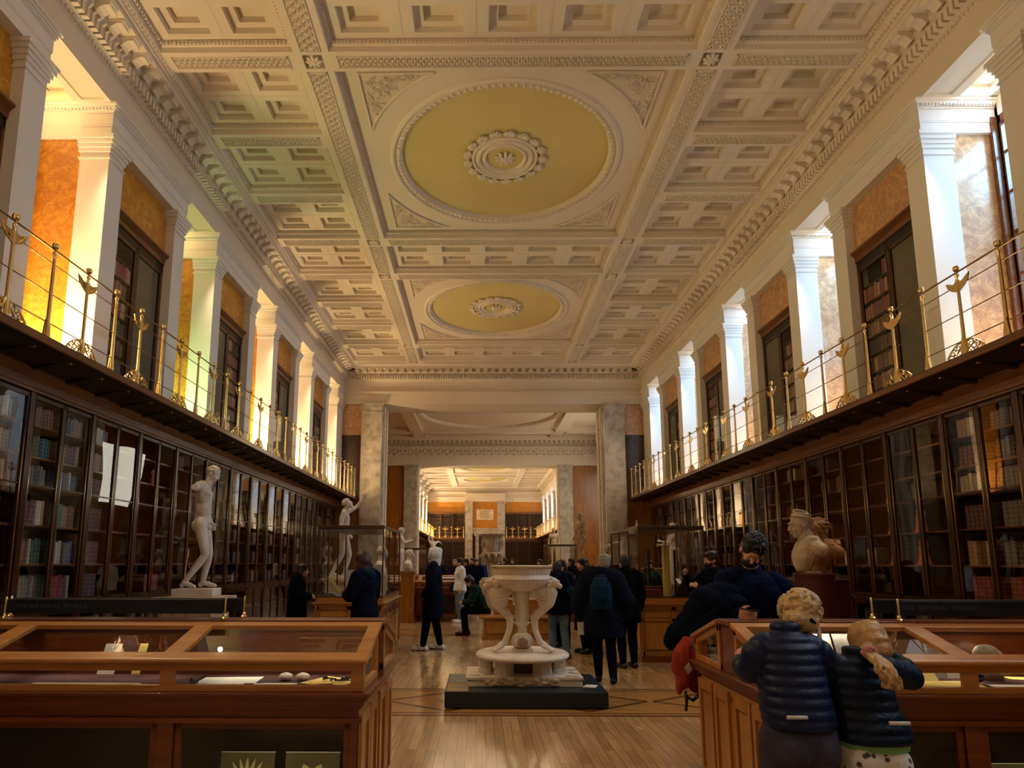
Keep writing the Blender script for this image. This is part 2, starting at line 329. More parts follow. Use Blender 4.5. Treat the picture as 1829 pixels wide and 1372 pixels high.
# ---------------------------------------------------------------- upper walls
def stepbox(m, s, x0, x1, y0, y1, steps, mi=0):
    # steps: (z0, z1, out): boxes growing outwards by `out` towards the room and along y
    for z0, z1, d in steps: m.box(s*(x0-d), y0-d, z0, s*x1, y1+d, z1, mi)
CAPST = [(7.30, 7.325, .018), (7.40, 7.46, .02), (7.46, 7.52, .04), (7.52, 7.58, .065), (7.58, 7.64, .085)]
ARCST = [(7.64, 7.80, .004), (7.80, 7.825, .012), (7.825, 8.0, .016), (8.0, 8.025, .03), (8.025, 8.06, .045), (8.06, 8.10, .065), (8.10, 8.14, .085)]
def lintel_dots(m, s, x, y0, y1, z, st=.05):
    y = y0
    while y < y1: m.box(s*x, y, z, s*(x-.012), y+st*.55, z+.018); y += st
def side_wall(s, off, detail=True):
    side = 'left' if s < 0 else 'right'
    m = MB(); og = MB(); yb, ye = off+YBACK, off+YEND
    # masses between openings
    ops = [(off+Y0+PER*k-1.31, off+Y0+PER*k) for k in range(-2, 5)]
    solids = []; prev = yb
    for a, b in ops: solids.append((prev, a)); prev = b
    solids.append((prev, ye))
    for i, (a, b) in enumerate(solids):
        first, last = i == 0, i == len(solids)-1
        pil = []
        if not first: pil.append((a, a+.36))
        if not last: pil.append((b-.36, b))
        if first or last: pil = [(a, b)]
        for p, q in pil:
            m.box(s*XP, p, ZG, s*6.2, q, 7.64, 1)
            stepbox(m, s, XP, 6.22, p, q, CAPST, 1)
        stepbox(m, s, XP, 6.84, a, b, ARCST, 1)
        # wall behind, with scagliola returns in the window bays
        og.box(s*6.2, a+.05, ZG, s*6.84, b-.05, 7.64)
        if detail:
            for zz in (7.77, 7.99, 8.045): lintel_dots(m, s, XP-.0, a, b, zz-.01) if zz != 7.77 else None
            for p, q in ((a, 1), (b, -1)):
                x = XP+.01
                while x < 6.8: m.box(s*x, p-.075*q, 8.03, s*(x+.028), p+.02*q, 8.055, 1); x += .05
        # recess back: amber panel over the upper bookcase
        if not (first or last):
            og.box(s*5.93, a+.36, 6.82, s*6.2, b-.36, 7.64)
    # frieze beam with its panelled soffit over each opening
    m.box(s*XP, yb, 8.17, s*6.25, ye, 8.60)
    m.box(s*XP, yb, 8.14, s*(XP+.07), ye, 8.17); m.box(s*6.18, yb, 8.14, s*6.25, ye, 8.17)
    for a, b in ops:
        m.box(s*(XP+.07), a, 8.14, s*6.18, a+.12, 8.17); m.box(s*(XP+.07), b-.12, 8.14, s*6.18, b, 8.17)
        # bay ceiling and its cornice
        m.box(s*6.25, a-.02, 8.36, s*6.84, b+.02, 8.42)
        m.box(s*6.25, a, 8.14, s*6.31, b, 8.36)
        for d, z0, z1 in ((.10, 8.14, 8.22), (.06, 8.22, 8.30), (.03, 8.30, 8.36)):
            m.box(s*(6.84-d), a, z0, s*6.84, b, z1); m.box(s*6.31, a, z0, s*6.84, a+d, z1); m.box(s*6.31, b-d, z0, s*6.84, b, z1)
    # outer wall
    if s < 0:
        for a, b in ops: m.box(s*6.84, a-.1, ZG, s*6.95, b+.1, 8.4, 1)
    else:
        for a, b in ops:
            m.box(s*6.84, a-.1, 7.86, s*6.95, b+.1, 8.4, 1); m.box(s*6.84, a-.1, ZG, s*6.95, b+.1, 4.22, 1)
    m.box(s*6.84, yb, 0, s*7.0, ye, ZG+.02)
    for a, b in solids: m.box(s*6.84, a-.06, ZG, s*6.95, b+.06, 8.4, 1)
    w = struct(m.build('wall_'+side, [PLASTER, PLASTER_W]))
    og.build('scagliola_panel', ORANGE if s < 0 else ORANGE_R, parent=w)
    # longitudinal cornice
    c = MB(); X = XP
    prof = [(X,8.52),(X-.03,8.56),(X-.06,8.60),(X-.06,8.60),(X-.10,8.62),(X-.10,8.78),(X-.15,8.80),(X-.21,8.86),(X-.21,8.95),(X-.45,8.95),(X-.45,9.02),(X-.48,9.03),(X-.50,9.08),(X-.54,9.12),(X-.54,9.3),(X,9.3)]
    c.prism([(s*p[0], p[1]) for p in prof], 'y', yb, ye)
    y = yb+.05
    while y < ye-.1: c.box(s*(X-.10), y, 8.63, s*(X-.19), y+.06, 8.765); y += .098
    y = yb+.06
    while y < ye-.45:
        c.prism([(s*(X-.21), 8.83), (s*(X-.24), 8.80), (s*(X-.27), 8.84), (s*(X-.33), 8.88), (s*(X-.40), 8.88), (s*(X-.42), 8.91), (s*(X-.42), 8.94), (s*(X-.21), 8.94)], 'y', y, y+.15)
        if detail:
            c.lathe([(0, 0), (.035, .004), (.045, .0), (.05, .012)], (s*(X-.33), y+.225, 8.935), 6)
            c.box(s*(X-.20), y-.005, 8.92, s*(X-.435), y+.155, 8.95)
        y += .29
    if detail:      # egg and dart beads below the dentils and on the crown
        y = yb
        while y < ye:
            if y > 4.0 and y < 20:
                c.ell((s*(X-.05), y, 8.585), (.03, .028, .03), n=6, m=4); c.box(s*(X-.535), y, 9.045, s*(X-.52), y+.03, 9.085)
            y += .07
    t = struct(c.build('trim_1' if s < 0 else 'trim_2', PLASTER)); 
    return w
for s in (-1, 1):
    side_wall(s, 0); side_wall(s, OFF2, False)

# ---------------------------------------------------------------- ceilings
KS = list(range(-5, 9)); YB = 8.505; GP = 1.81; RW = .19; RX0, RX1 = 2.735, 3.265; XE = XP-.52
CENTRE = [(-5,-4,'c'), (-4,-1,'o'), (-1,0,'c'), (0,3,'o'), (3,4,'c'), (4,7,'o'), (7,8,'c')]
def coffers(m, x0, x1, y0, y1, nx, ny, fine):
    z0, z1, z2, z3 = ZR, ZR+.17, ZR+.27, ZR+.37
    def walls(a, b, c, d, zl, zh):
        m.quad((a,c,zl),(b,c,zl),(b,c,zh),(a,c,zh)); m.quad((a,d,zl),(b,d,zl),(b,d,zh),(a,d,zh))
        m.quad((a,c,zl),(a,d,zl),(a,d,zh),(a,c,zh)); m.quad((b,c,zl),(b,d,zl),(b,d,zh),(b,c,zh))
    def ring(a, b, c, d, e, f, g, h, z):     # outer a b c d (x0 x1 y0 y1), inner e f g h
        m.quad((a,c,z),(b,c,z),(b,g,z),(a,g,z)); m.quad((a,h,z),(b,h,z),(b,d,z),(a,d,z))
        m.quad((a,g,z),(e,g,z),(e,h,z),(a,h,z)); m.quad((f,g,z),(b,g,z),(b,h,z),(f,h,z))
    walls(x0, x1, y0, y1, z0, z0+.09); e = .04
    ring(x0, x1, y0, y1, x0+e, x1-e, y0+e, y1-e, z0+.09); x0 += e; x1 -= e; y0 += e; y1 -= e
    walls(x0, x1, y0, y1, z0+.09, z1)
    if fine:
        x = x0+.02
        while x < x1-.03: m.box(x, y1, z0+.10, x+.035, y1-.022, z0+.145); m.box(x, y0, z0+.10, x+.035, y0+.022, z0+.145); x += .058
        y = y0+.02
        while y < y1-.03: m.box(x0, y, z0+.10, x0+.022, y+.035, z0+.145); m.box(x1, y, z0+.10, x1-.022, y+.035, z0+.145); y += .058
    if nx == 0: return (x0, x1, y0, y1, z1)
    dx = (x1-x0)/nx; dy = (y1-y0)/ny
    for i in range(nx):
        for j in range(ny):
            a, b, c, d = x0+i*dx, x0+(i+1)*dx, y0+j*dy, y0+(j+1)*dy
            bx, by = dx*.17, dy*.17
            ring(a, b, c, d, a+bx, b-bx, c+by, d-by, z1)
            a2, b2, c2, d2 = a+bx, b-bx, c+by, d-by; walls(a2, b2, c2, d2, z1, z2)
            ex, ey = dx*.13, dy*.13
            ring(a2, b2, c2, d2, a2+ex, b2-ex, c2+ey, d2-ey, z2)
            a3, b3, c3, d3 = a2+ex, b2-ex, c2+ey, d2-ey; walls(a3, b3, c3, d3, z2, z3)
            m.quad((a3,c3,z3),(b3,c3,z3),(b3,d3,z3),(a3,d3,z3))
            # hairline joint between coffers
            if i: m.box(a-.008, c, z1-.006, a+.008, d, z1)
            if j: m.box(a, c-.008, z1-.006, b, c+.008, z1)
    m.quad((x0-.1,y0-.1,z3+.05),(x1+.1,y0-.1,z3+.05),(x1+.1,y1+.1,z3+.05),(x0-.1,y1+.1,z3+.05))
def roundel(m, yl, x0, x1, y0, y1, z, R, fine):
    # flat panel with a round hole, moulded ring and yellow dish
    n = 64 if fine else 40; yc = (y0+y1)/2; RO = R+.24
    ang = sorted([2*PI*i/n for i in range(n)]+[math.atan2(sy*(y1-yc), sx*x1) % (2*PI) for sx in (-1,1) for sy in (-1,1)])
    def edge(a):
        c, s_ = math.cos(a), math.sin(a); t = min((x1/abs(c)) if abs(c) > 1e-6 else 1e9, ((y1-yc)/abs(s_)) if abs(s_) > 1e-6 else 1e9); return (t*c, yc+t*s_, z)
    for i in range(len(ang)):
        a0, a1 = ang[i], ang[(i+1)%len(ang)]
        if abs(a1-a0) < 1e-6: continue
        m.quad((RO*math.cos(a0), yc+RO*math.sin(a0), z), (RO*math.cos(a1), yc+RO*math.sin(a1), z), edge(a1), edge(a0))
    prof = [(RO,0),(RO-.01,-.03),(RO-.05,-.05),(RO-.08,-.04),(RO-.10,0),(RO-.12,0),(R+.08,-.02),(R+.05,-.02),(R+.02,.02),(R,.08)]
    m.lathe(prof, (0,yc,z), n*2 if fine else n, close=False)
    if fine:
        k = 108
        for i in range(k):
            a = 2*PI*i/k; m.ell(((R+.075)*math.cos(a), yc+(R+.075)*math.sin(a), z-.025), (.045,.03,.03), (0,0,math.degrees(a)), n=6, m=4)
    yl.lathe([(R+.001,.075),(R*.8,.10),(R*.5,.12),(.02,.13)], (0,yc,z), n*2 if fine else n, close=False)
    # scrollwork spandrels
    if fine:
        for sx in (-1, 1):
            for sy in (-1, 1):
                X0, Yc = sx*(x1-.28), yc+sy*((y1-yc)-.17)
                rr = random.Random(3); RA = RO+.40
                p1 = sx*math.sqrt(RA**2-((y1-yc)-.17)**2); q2 = math.sqrt(RA**2-(x1-.28)**2); leg = abs(X0-p1); legy = abs((y1-yc)-.17-q2)
                t1, t2 = math.atan2((y1-yc)-.17, abs(p1)), math.atan2(q2, x1-.28)
                hyp = [(sx*RA*math.cos(t1+(t2-t1)*t/10), yc+sy*RA*math.sin(t1+(t2-t1)*t/10), z-.02) for t in range(11)]
                m.tube([hyp[-1],(X0,Yc,z-.02),hyp[0]], .02, 5)
                m.tube(hyp, .02, 5)
                for t in range(80):
                    u, v = rr.random(), rr.random()
                    if u+v > 1: u, v = 1-u, 1-v
                    u *= .9; v *= .9; px = X0-sx*(.06+leg*u*.93); py = Yc-sy*(.06+legy*v*.93)
                    if Vector((px, py-yc)).length < RA+.05: continue
                    r0 = rr.uniform(.03,.075); st = rr.uniform(0,6); dr = rr.choice((-1,1))
                    m.tube([(px+r0*(1-k/9)*math.cos(st+dr*k*.8), py+r0*(1-k/9)*math.sin(st+dr*k*.8), z-.018-.012*(k%2)) for k in range(8)], [.008+.004*math.sin(k) for k in range(8)], 4)
def guilloche(m, x0, x1, y0, y1, z, along):
    # three staggered rows of eyelets inside a sunk border
    e = .012
    for a, b, c, d in ((x0,x1,y0,y0+e),(x0,x1,y1-e,y1),(x0,x0+e,y0,y1),(x1-e,x1,y0,y1)): m.box(a, c, z-.022, b, d, z)
    if along == 'x': L0, L1, A0, A1 = x0+.05, x1-.05, y0, y1
    else: L0, L1, A0, A1 = y0+.05, y1-.05, x0, x1
    wd = A1-A0; st = wd/2.6
    n = int((L1-L0)/st); 
    if n < 1: return
    st = (L1-L0)/n
    for i in range(n+1):
        for r in range(3):
            u = L0+i*st+(st/2 if r == 1 else 0)
            if u > L1: continue
            v = A0+wd*(.22+.28*r)
            cx_, cy_ = (u, v) if along == 'x' else (v, u)
            vs = []; N = 6
            for q in range(N):
                a = 2*PI*q/N
                for rr_, zz in ((wd*.07, z-.004), (wd*.115, z-.03), (wd*.16, z-.004)): vs.append((cx_+rr_*math.cos(a), cy_+rr_*math.sin(a), zz))
            m.add(vs, [(q*3+j, ((q+1)%N)*3+j, ((q+1)%N)*3+j+1, q*3+j+1) for q in range(N) for j in range(2)])
def rosette(m, x, y, z, r):
    m.lathe([(0,-.05),(r*.25,-.045),(r*.3,-.02),(r*.45,-.03)], (x,y,z), 10)
    for i in range(8):
        a = 2*PI*i/8; m.ell((x+r*.62*math.cos(a), y+r*.62*math.sin(a), z-.015), (r*.36, r*.22, .03), (0,0,math.degrees(a)), n=8, m=5)
def ceiling(off, fine):
    m = MB(); yl = MB(); g = MB(); dk = MB()
    Y = lambda k: off+YB+GP*k
    ys, ye = off+YBACK, off+YEND
    for s in (-1, 1):
        # longitudinal ribs and their beds
        cuts = [ys]; a_, b_ = s*3.0-.15, s*3.0+.15; lo, hi = min(s*RX0,s*RX1), max(s*RX0,s*RX1)
        for k in ((-1,0,3,4,7,8) if fine else ()):
            y = Y(k); c_, d_ = y-.13, y+.13
            m.quad((lo,cuts[-1],ZR),(hi,cuts[-1],ZR),(hi,c_,ZR),(lo,c_,ZR)); cuts.append(d_)
            m.quad((lo,c_,ZR),(a_,c_,ZR),(a_,d_,ZR),(lo,d_,ZR)); m.quad((b_,c_,ZR),(hi,c_,ZR),(hi,d_,ZR),(b_,d_,ZR))
            zz = ZR+.10; m.quad((a_,c_,zz),(b_,c_,zz),(b_,d_,zz),(a_,d_,zz))
            for p, q in (((a_,c_),(b_,c_)),((a_,d_),(b_,d_)),((a_,c_),(a_,d_)),((b_,c_),(b_,d_))): m.quad((*p,ZR),(*q,ZR),(*q,zz),(*p,zz))
        m.quad((lo,cuts[-1],ZR),(hi,cuts[-1],ZR),(hi,ye,ZR),(lo,ye,ZR))
        for k in KS:
            m.quad((s*RX1,Y(k)-RW,ZR),(s*XE,Y(k)-RW,ZR),(s*XE,Y(k)+RW,ZR),(s*RX1,Y(k)+RW,ZR))
        for k in KS[:-1]:
            coffers(m, min(s*RX1,s*XE), max(s*RX1,s*XE), Y(k)+RW, Y(k+1)-RW, 2, 2, fine and k > -2 and k < 5)
        for a, b in ((ys, Y(-5)-RW), (Y(8)+RW, ye)): m.quad((s*RX1,a,ZR),(s*XE,a,ZR),(s*XE,b,ZR),(s*RX1,b,ZR))
    for a, b in ((ys, Y(-5)-RW), (Y(8)+RW, ye)): m.quad((-RX0,a,ZR),(RX0,a,ZR),(RX0,b,ZR),(-RX0,b,ZR))
    for k in (-5,-4,-1,0,3,4,7,8): m.quad((-RX0,Y(k)-RW,ZR),(RX0,Y(k)-RW,ZR),(RX0,Y(k)+RW,ZR),(-RX0,Y(k)+RW,ZR))
    for a, b, ty in CENTRE:
        f = fine and b > -2 and a < 7
        if ty == 'c': coffers(m, -RX0, RX0, Y(a)+RW, Y(b)-RW, 5, 2, f and a < 4)
        else:
            x0, x1, y0, y1, z = coffers(m, -RX0, RX0, Y(a)+RW, Y(b)-RW, 0, 0, f)
            roundel(m, yl, x0, x1, y0, y1, z, 1.97, f)
            m.quad((x0,y0,z+.2),(x1,y0,z+.2),(x1,y1,z+.2),(x0,y1,z+.2))
    if fine:
        for k in KS:
            if k < -2: continue
            y = Y(k)
            for s in (-1, 1):
                guilloche(g, min(s*(RX1+.1), s*(XE-.14)), max(s*(RX1+.1), s*(XE-.14)), y-.11, y+.11, ZR, 'x')
            if k in (-1,0,3,4,7,8):
                guilloche(g, -RX0+.1, RX0-.1, y-.11, y+.11, ZR, 'x')
                for s in (-1, 1):
                    xc = s*3.0
                    rosette(g, xc, y, ZR+.02, .125); g.lathe([(.03,0),(.05,.08)], (xc,y,ZR+.01), 8)
        for a, b in ((-4,-1),(-1,0),(0,3),(3,4),(4,7),(7,8)):
            for s in (-1, 1): guilloche(g, s*3.0-.15, s*3.0+.15, Y(a)+.2, Y(b)-.2, ZR, 'y')
    c = struct(m.build('ceiling', PLASTER, recalc=False))
    yl.build('yellow_roundel', YELLOW, parent=c, smooth=True, recalc=False)
    if fine:
        g.build('guilloche_bands', PLASTER, parent=c, recalc=False)
    r = MB(); r.box(-7.2, ys-.2, 9.62, 7.2, ye+.2, 9.8); r.box(-7.2, ys-.2, 8.45, -XP-.12, ye+.2, 9.69); r.box(XP+.12, ys-.2, 8.45, 7.2, ye+.2, 9.69); r.build('roof_slab', PLASTER, parent=c)
    return c
ceiling(0, True); ceiling(OFF2, False)
# plaster medallions in the roundels
def medallion(n=17):
    t = empty('ceiling_medallion')
    m = MB()
    m.lathe([(.36,.0),(.38,-.05),(.41,-.055),(.43,-.02),(.47,-.02),(.49,-.06),(.53,-.065),(.55,-.02),(.58,-.02),(.60,-.05),(.63,-.05),(.645,0)], (0,0,0), 64, close=False)
    for i in range(44):
        a = 2*PI*i/44; m.ell((.505*math.cos(a), .505*math.sin(a), -.03), (.02,.03,.045), (0,0,math.degrees(a)), n=6, m=4)
    m.build('moulded_ring', PLASTER, parent=t, auto=40)
    m = MB()
    for i in range(n):
        a = 2*PI*i/n; ca, sa = math.cos(a), math.sin(a)
        for q in range(-3, 4):
            b = a+q*.38; bx, by = .665*ca, .665*sa; L = .15*(1-.05*abs(q))
            m.tube([(bx,by,-.02),(bx+L*.6*math.cos(b),by+L*.6*math.sin(b),-.05),(bx+L*math.cos(b),by+L*math.sin(b),-.03)], [.012,.022,.02], 5)
        m.ell((.66*ca,.66*sa,-.02), (.03,.035,.03), n=6, m=4)
    m.build('shell_border', PLASTER, parent=t, smooth=True)
    m = MB(); m.lathe([(0,-.09),(.04,-.085),(.05,-.05),(.08,-.05)], n=14)
    for k, (r, nn, tl) in enumerate(((.06,5,.9),(.11,7,.5),(.15,9,.2))):
        for i in range(nn):
            a = 2*PI*i/nn+k*.3; m.ell((r*math.cos(a), r*math.sin(a), -.055+k*.015), (.055,.035,.022), (0,-30*tl,math.degrees(a)), n=8, m=5)
    m.build('acanthus_boss', PLASTER, parent=t, smooth=True)
    return t
med = medallion()
MEDL = {(0, 1): 'pale plaster shell medallion in the nearest fully seen yellow ceiling roundel', (0, 5): 'pale plaster shell medallion in the second, farther yellow ceiling roundel', (0, -3): 'plaster shell medallion of the ceiling roundel overhead, above the viewer'}
first = True
for off in (0, OFF2):
    for k in ((-2.5, 1.5, 5.5) if off == 0 else (-2.5, 1.5, 5.5)):
        if off == 0 and k < 0: continue
        t = med if first else copy_tree(med); first = False
        t.location = (0, off+YB+GP*k, ZR+.17+.125)
        if off == 0: tag(t, MEDL[(0, int(k))], 'ceiling ornament', 'ceiling medallions')
        else: tag(t, 'tiny plaster medallion in a %s roundel of the bright far gallery ceiling' % {-2:'near',1:'middle',5:'last'}[int(k)], 'ceiling ornament', 'ceiling medallions')

# ---------------------------------------------------------------- cross walls with the wide openings
def cornice_x(m, y, sgn, x0, x1, dz=0, detail=True):
    # cornice along x on a wall plane y, projecting to sgn (-1 towards the camera)
    X = y; f = lambda d: X+sgn*d
    prof = [(0,8.52),(.03,8.56),(.06,8.60),(.10,8.62),(.10,8.78),(.15,8.80),(.21,8.86),(.21,8.95),(.45,8.95),(.45,9.02),(.50,9.08),(.54,9.12),(.54,9.3),(0,9.3)]
    m.prism([(f(a), b+dz) for a, b in prof], 'x', x0, x1)
    x = x0+.2
    while x < x1-.25: m.box(x, f(.10), 8.63+dz, x+.06, f(.19), 8.765+dz); x += .098
    x = x0+.5
    while x < x1-.6:
        m.box(x, f(.21), 8.82+dz, x+.15, f(.42), 8.94+dz); x += .29
def cross_wall(yf, yb, name, out, zt=7.64, fi=1):
    m = MB(); mb = MB(); og = MB(); sg = -1
    # lintel and architrave
    m.box(-out, yf, zt, out, yb, 9.3)
    for z0, z1, d in ARCST: m.box(-XP, yf-d, z0, XP, yf+.02, z1); m.box(-out, yb-.02, z0, out, yb+d, z1)
    cornice_x(m, yf, -1, -XP, XP)
    # amber flank panels
    dk_ = MB(); sc_ = MB()
    if fi and yf < 30:
        for s in (-1, 1):
            dk_.box(s*5.06, yf-.02, ZG, s*5.78, yf+.08, 6.35); sc_.box(s*5.06, yf+.03, 6.4, s*5.78, yf+.05, zt-.01); dk_.box(s*5.06, yf-.05, 6.3, s*5.78, yf+.08, 6.42)
            for q in range(2): dk_.box(s*(5.12+.31*q), yf-.035, ZG+.1, s*(5.39+.31*q), yf-.01, 6.25)
    for s in (-1, 1): og.box(s*4.3, yf+.06, 0, s*out, yb-.06, zt)
    # marble pilasters and jambs with moulded inner edge
    for s in (-1, 1):
        mb.box(s*4.25, yf-.14, 0, s*5.03, yf+.1, zt); mb.box(s*4.25, yb-.1, 0, s*5.03, yb+.14, zt)
        for z0, z1, d in ((zt-.34, zt-.31, .02), (zt-.2, zt-.13, .03), (zt-.13, zt-.06, .05), (zt-.06, zt, .08)): mb.box(s*(4.25-d), yf-.14-d, z0, s*(5.03+d), yf+.1, z1)
        mb.box(s*4.22, yf-.17, 0, s*5.06, yf+.1, .35)
        mb.box(s*4.22, yf+.1, 0, s*4.4, yb-.1, zt, 0)
        m.box(s*4.19, yf+.28, 0, s*4.24, yf+.5, zt-.02); m.box(s*4.19, yb-.5, 0, s*4.24, yb-.28, zt-.02)
    # carved guilloche strip on the jambs
    for s in (-1, 1):
        z = 1.0
        while z < zt-.4: m.ell((s*4.2, yf+.75, z), (.03,.05,.07), n=8, m=5); z += .17
    w = struct(m.build(name, PLASTER))
    if dk_.v: dk_.build('dark_wood_case', MAHOG, parent=w); sc_.build('scagliola_panel', ORANGE_R, parent=w)
    mb.build('marble_pilasters', GREYM, parent=w, bevel=.008); og.build('amber_panels', ORANGE_W, parent=w)
    return w
cross_wall(YEND, YEND+1.4, 'wall_end', 8.6)
cross_wall(37.3, 38.6, 'wall_far', 8.6, zt=7.35)
m = MB(); 
for s in (-1, 1): m.box(s*8.4, YEND+1.2, 0, s*8.7, 37.5, 9.3)
struct(m.build('wall_middle_room', ORANGE_W))
# back wall behind the camera with panelled bookcases' wall
m = MB(); m.box(-7, YBACK-.3, 0, 7, YBACK, 9.4); struct(m.build('wall_back', PLASTER))
# central room ceiling: beams, cornice, big shallow roundel
def mid_ceiling():
    m = MB(); yl = MB(); y0, y1 = YEND+1.4, 37.3; z = 8.95
    m.box(-8.6, y0, 9.5, 8.6, y1, 9.7)
    xs = [-8.4,-4.3,-3.8,3.8,4.3,8.4]; ysr = [y0, y0+1.6, y0+2.0, y1-2.0, y1-1.6, y1]
    for i in range(5):
        for j in range(5):
            rib = (i in (1,3)) or (j in (1,3))
            if rib: m.box(xs[i], ysr[j], z, xs[i+1], ysr[j+1], z+.5)
            elif not (i == 2 and j == 2): coffers2(m, xs[i], xs[i+1], ysr[j], ysr[j+1], z)
    roundel(m, yl, -3.8, 3.8, y0+2.0, y1-2.0, z+.17, 3.45, False)
    # panel corners and backing
    m.quad((-3.8,y0+2,z+.45),(3.8,y0+2,z+.45),(3.8,y1-2,z+.45),(-3.8,y1-2,z+.45))
    cornice_x(m, y1, -1, -8.4, 8.4, dz=-.15)
    # frieze of wreaths
    m.box(-8.4, y1-.03, 7.85, 8.4, y1, 8.4)
    x = -8.2
    while x < 8.2:
        m.lathe([(.13,0),(.16,.02),(.18,0)], (0,0,0), 12, close=False) if False else None
        N = 10; vs = []
        for q in range(N):
            a = 2*PI*q/N
            for rr_, d in ((.10,.0),(.155,.07),(.20,.0)): vs.append((x+rr_*math.cos(a), y1-.03-d, 8.17+rr_*math.sin(a)))
        m.add(vs, [(q*3+j, ((q+1)%N)*3+j, ((q+1)%N)*3+j+1, q*3+j+1) for q in range(N) for j in range(2)])
        m.ell((x, y1-.04, 8.17), (.05,.04,.05), n=8, m=5); x += .45
    c = struct(m.build('ceiling', PLASTER, recalc=False)); yl.build('shallow_roundel', PLASTER, parent=c, smooth=True, recalc=False)
def coffers2(m, x0, x1, y0, y1, z):
    m.box(x0, y0, z+.3, x1, y1, z+.4); e = .15
    m.box(x0, y0, z, x0+e, y1, z+.3); m.box(x1-e, y0, z, x1, y1, z+.3); m.box(x0, y0, z, x1, y0+e, z+.3); m.box(x0, y1-e, z, x1, y1, z+.3)
mid_ceiling()

# ---------------------------------------------------------------- far gallery end wall
def far_end():
    y = OFF2+YEND; m = MB(); mb = MB(); og = MB(); dk = MB()
    m.box(-7, y, 7.64, 7, y+.4, 9.4)
    for z0, z1, d in ARCST: m.box(-XP, y-d, z0, XP, y+.02, z1)
    cornice_x(m, y, -1, -XP, XP)
    og.box(-7, y, 6.6, 7, y+.3, 7.64); og.box(-1.6, y-.02, 4.9, 1.6, y+.3, 6.61)
    dk.box(-7, y+.05, 0, 7, y+.3, 6.6)
    for s in (-1, 1):
        mb.box(s*1.25, y-.45, 0, s*2.0, y+.1, 7.66); mb.box(s*1.2, y-.5, 7.4, s*2.05, y, 7.66)
        mb.box(s*.62, y-.2, 0, s*.95, y+.1, 4.3)
    mb.box(-1.25, y-.3, 4.45, 1.25, y+.1, 4.95); mb.box(-1.1, y-.34, 4.2, 1.1, y+.1, 4.5); mb.box(-1.28, y-.4, 4.88, 1.28, y, 4.98)
    m.box(-2.02, y-.4, 7.66, 2.02, y, 8.5)
    w = struct(m.build('wall_far_end', PLASTER)); mb.build('marble_doorcase', GREYM, parent=w); og.build('amber_panels', ORANGE, parent=w); dk.build('dark_back', DARKW, parent=w)
    # inscription tablet
    t = empty('wall_tablet', (0, y-.02, 6.35), label='pale inscribed marble tablet above the doorway of the far wall', cat='plaque')
    a = MB(); a.box(-.85, -.06, -.52, .85, .02, .52); a.build('tablet_slab', STATUE, parent=t)
    b = MB()
    for i in range(7): w_ = .62-.1*((i*3)%4)*.5; b.box(-w_, -.066, .36-.115*i, w_, -.058, .40-.115*i)
    b.build('carved_lines', BRONZE, parent=t)
    # dark glazed door filling the doorway
    d = struct(MB().box(-.62, y-.02, 0, .62, y+.06, 4.2).build('door_1', mat('dark_door_glass', (.05,.03,.02), .2)))
    # end bookcases, upper and lower, with shelves
    for s in (-1, 1):
        e = empty('bookcase', (s*3.85, y-.02, 0), label='dark bookcase filling the far end wall %s of the doorway' % ('left' if s < 0 else 'right'), cat='bookcase', group='bookcases of the far end wall')
        c = MB(); c.box(-1.8, -.25, 3.6, 1.8, 0, 4.0); c.box(-1.8, -.3, .9, 1.8, 0, 1.0); c.box(-1.8, -.28, 6.4, 1.8, 0, 6.6)
        for x in (-1.8, -.62, .58, 1.75): c.box(x, -.22, 0, x+.05, 0, 6.5)
        c.build('carcass', MAHOG_Y, parent=e)
        bk = MB(); cols = []
        bk.box(-1.75, -.05, 0, 1.75, -.02, 6.4); 
        sh = MB()
        for z in (1.15,1.6,2.05,2.5,2.95,3.35,4.25,4.6,4.95,5.3,5.65,6.0): sh.box(-1.75, -.2, z-.02, 1.75, -.03, z)
        sh.build('shelves', MAHOG, parent=e); bk.build('book_rows', mat('faded_book_rows', (.065,.042,.025), .8, noise=.6, nscale=9, stretch=(6,1,.4)) if 'faded_book_rows' not in MAT else MAT['faded_book_rows'], parent=e)
far_end()
# ---------------------------------------------------------------- lower bookcases, gallery walkway and railing
BX = 5.80; UW = 1.2067      # face of the lower bookcases; two doors per unit
SHELF_Z = (1.13, 1.57, 2.04, 2.50, 2.86, 3.25)
def door(parent, s, y0, y1, z0, z1, x, bar=None, name='door', st=.042, material=None, gl=None):
    m = MB(); e = x
    m.box(s*e, y0, z0, s*(e+.035), y0+st, z1); m.box(s*e, y1-st, z0, s*(e+.035), y1, z1)
    m.box(s*e, y0, z0, s*(e+.035), y1, z0+st); m.box(s*e, y0, z1-st*1.1, s*(e+.035), y1, z1)
    if bar: m.box(s*(e+.004), y0, bar-.009, s*(e+.03), y1, bar+.009)
    d = m.build(name, material or MAHOG, parent=parent)
    if name == 'door' and gl is None:
        q = MB()
        for yy in (y0+st*.78, y1-st*.78): q.tube([(s*(e-.002), yy, z0+.03), (s*(e-.002), yy, z1-.03)], .0035, 6)
        q.build('brass_bead', BRASS, parent=d, smooth=True)
    g = MB(); x_ = s*(e+.016)
    if bar:
        for a, b in ((z0+st, bar), (bar, z1-st)): g.quad((x_, y0+st, a), (x_, y1-st, a), (x_, y1-st, b), (x_, y0+st, b))
    else: g.quad((x_, y0+st, z0+st), (x_, y1-st, z0+st), (x_, y1-st, z1-st), (x_, y0+st, z1-st))
    g.build('glass_pane', gl or GLASS_B, parent=d, recalc=False)
    return d
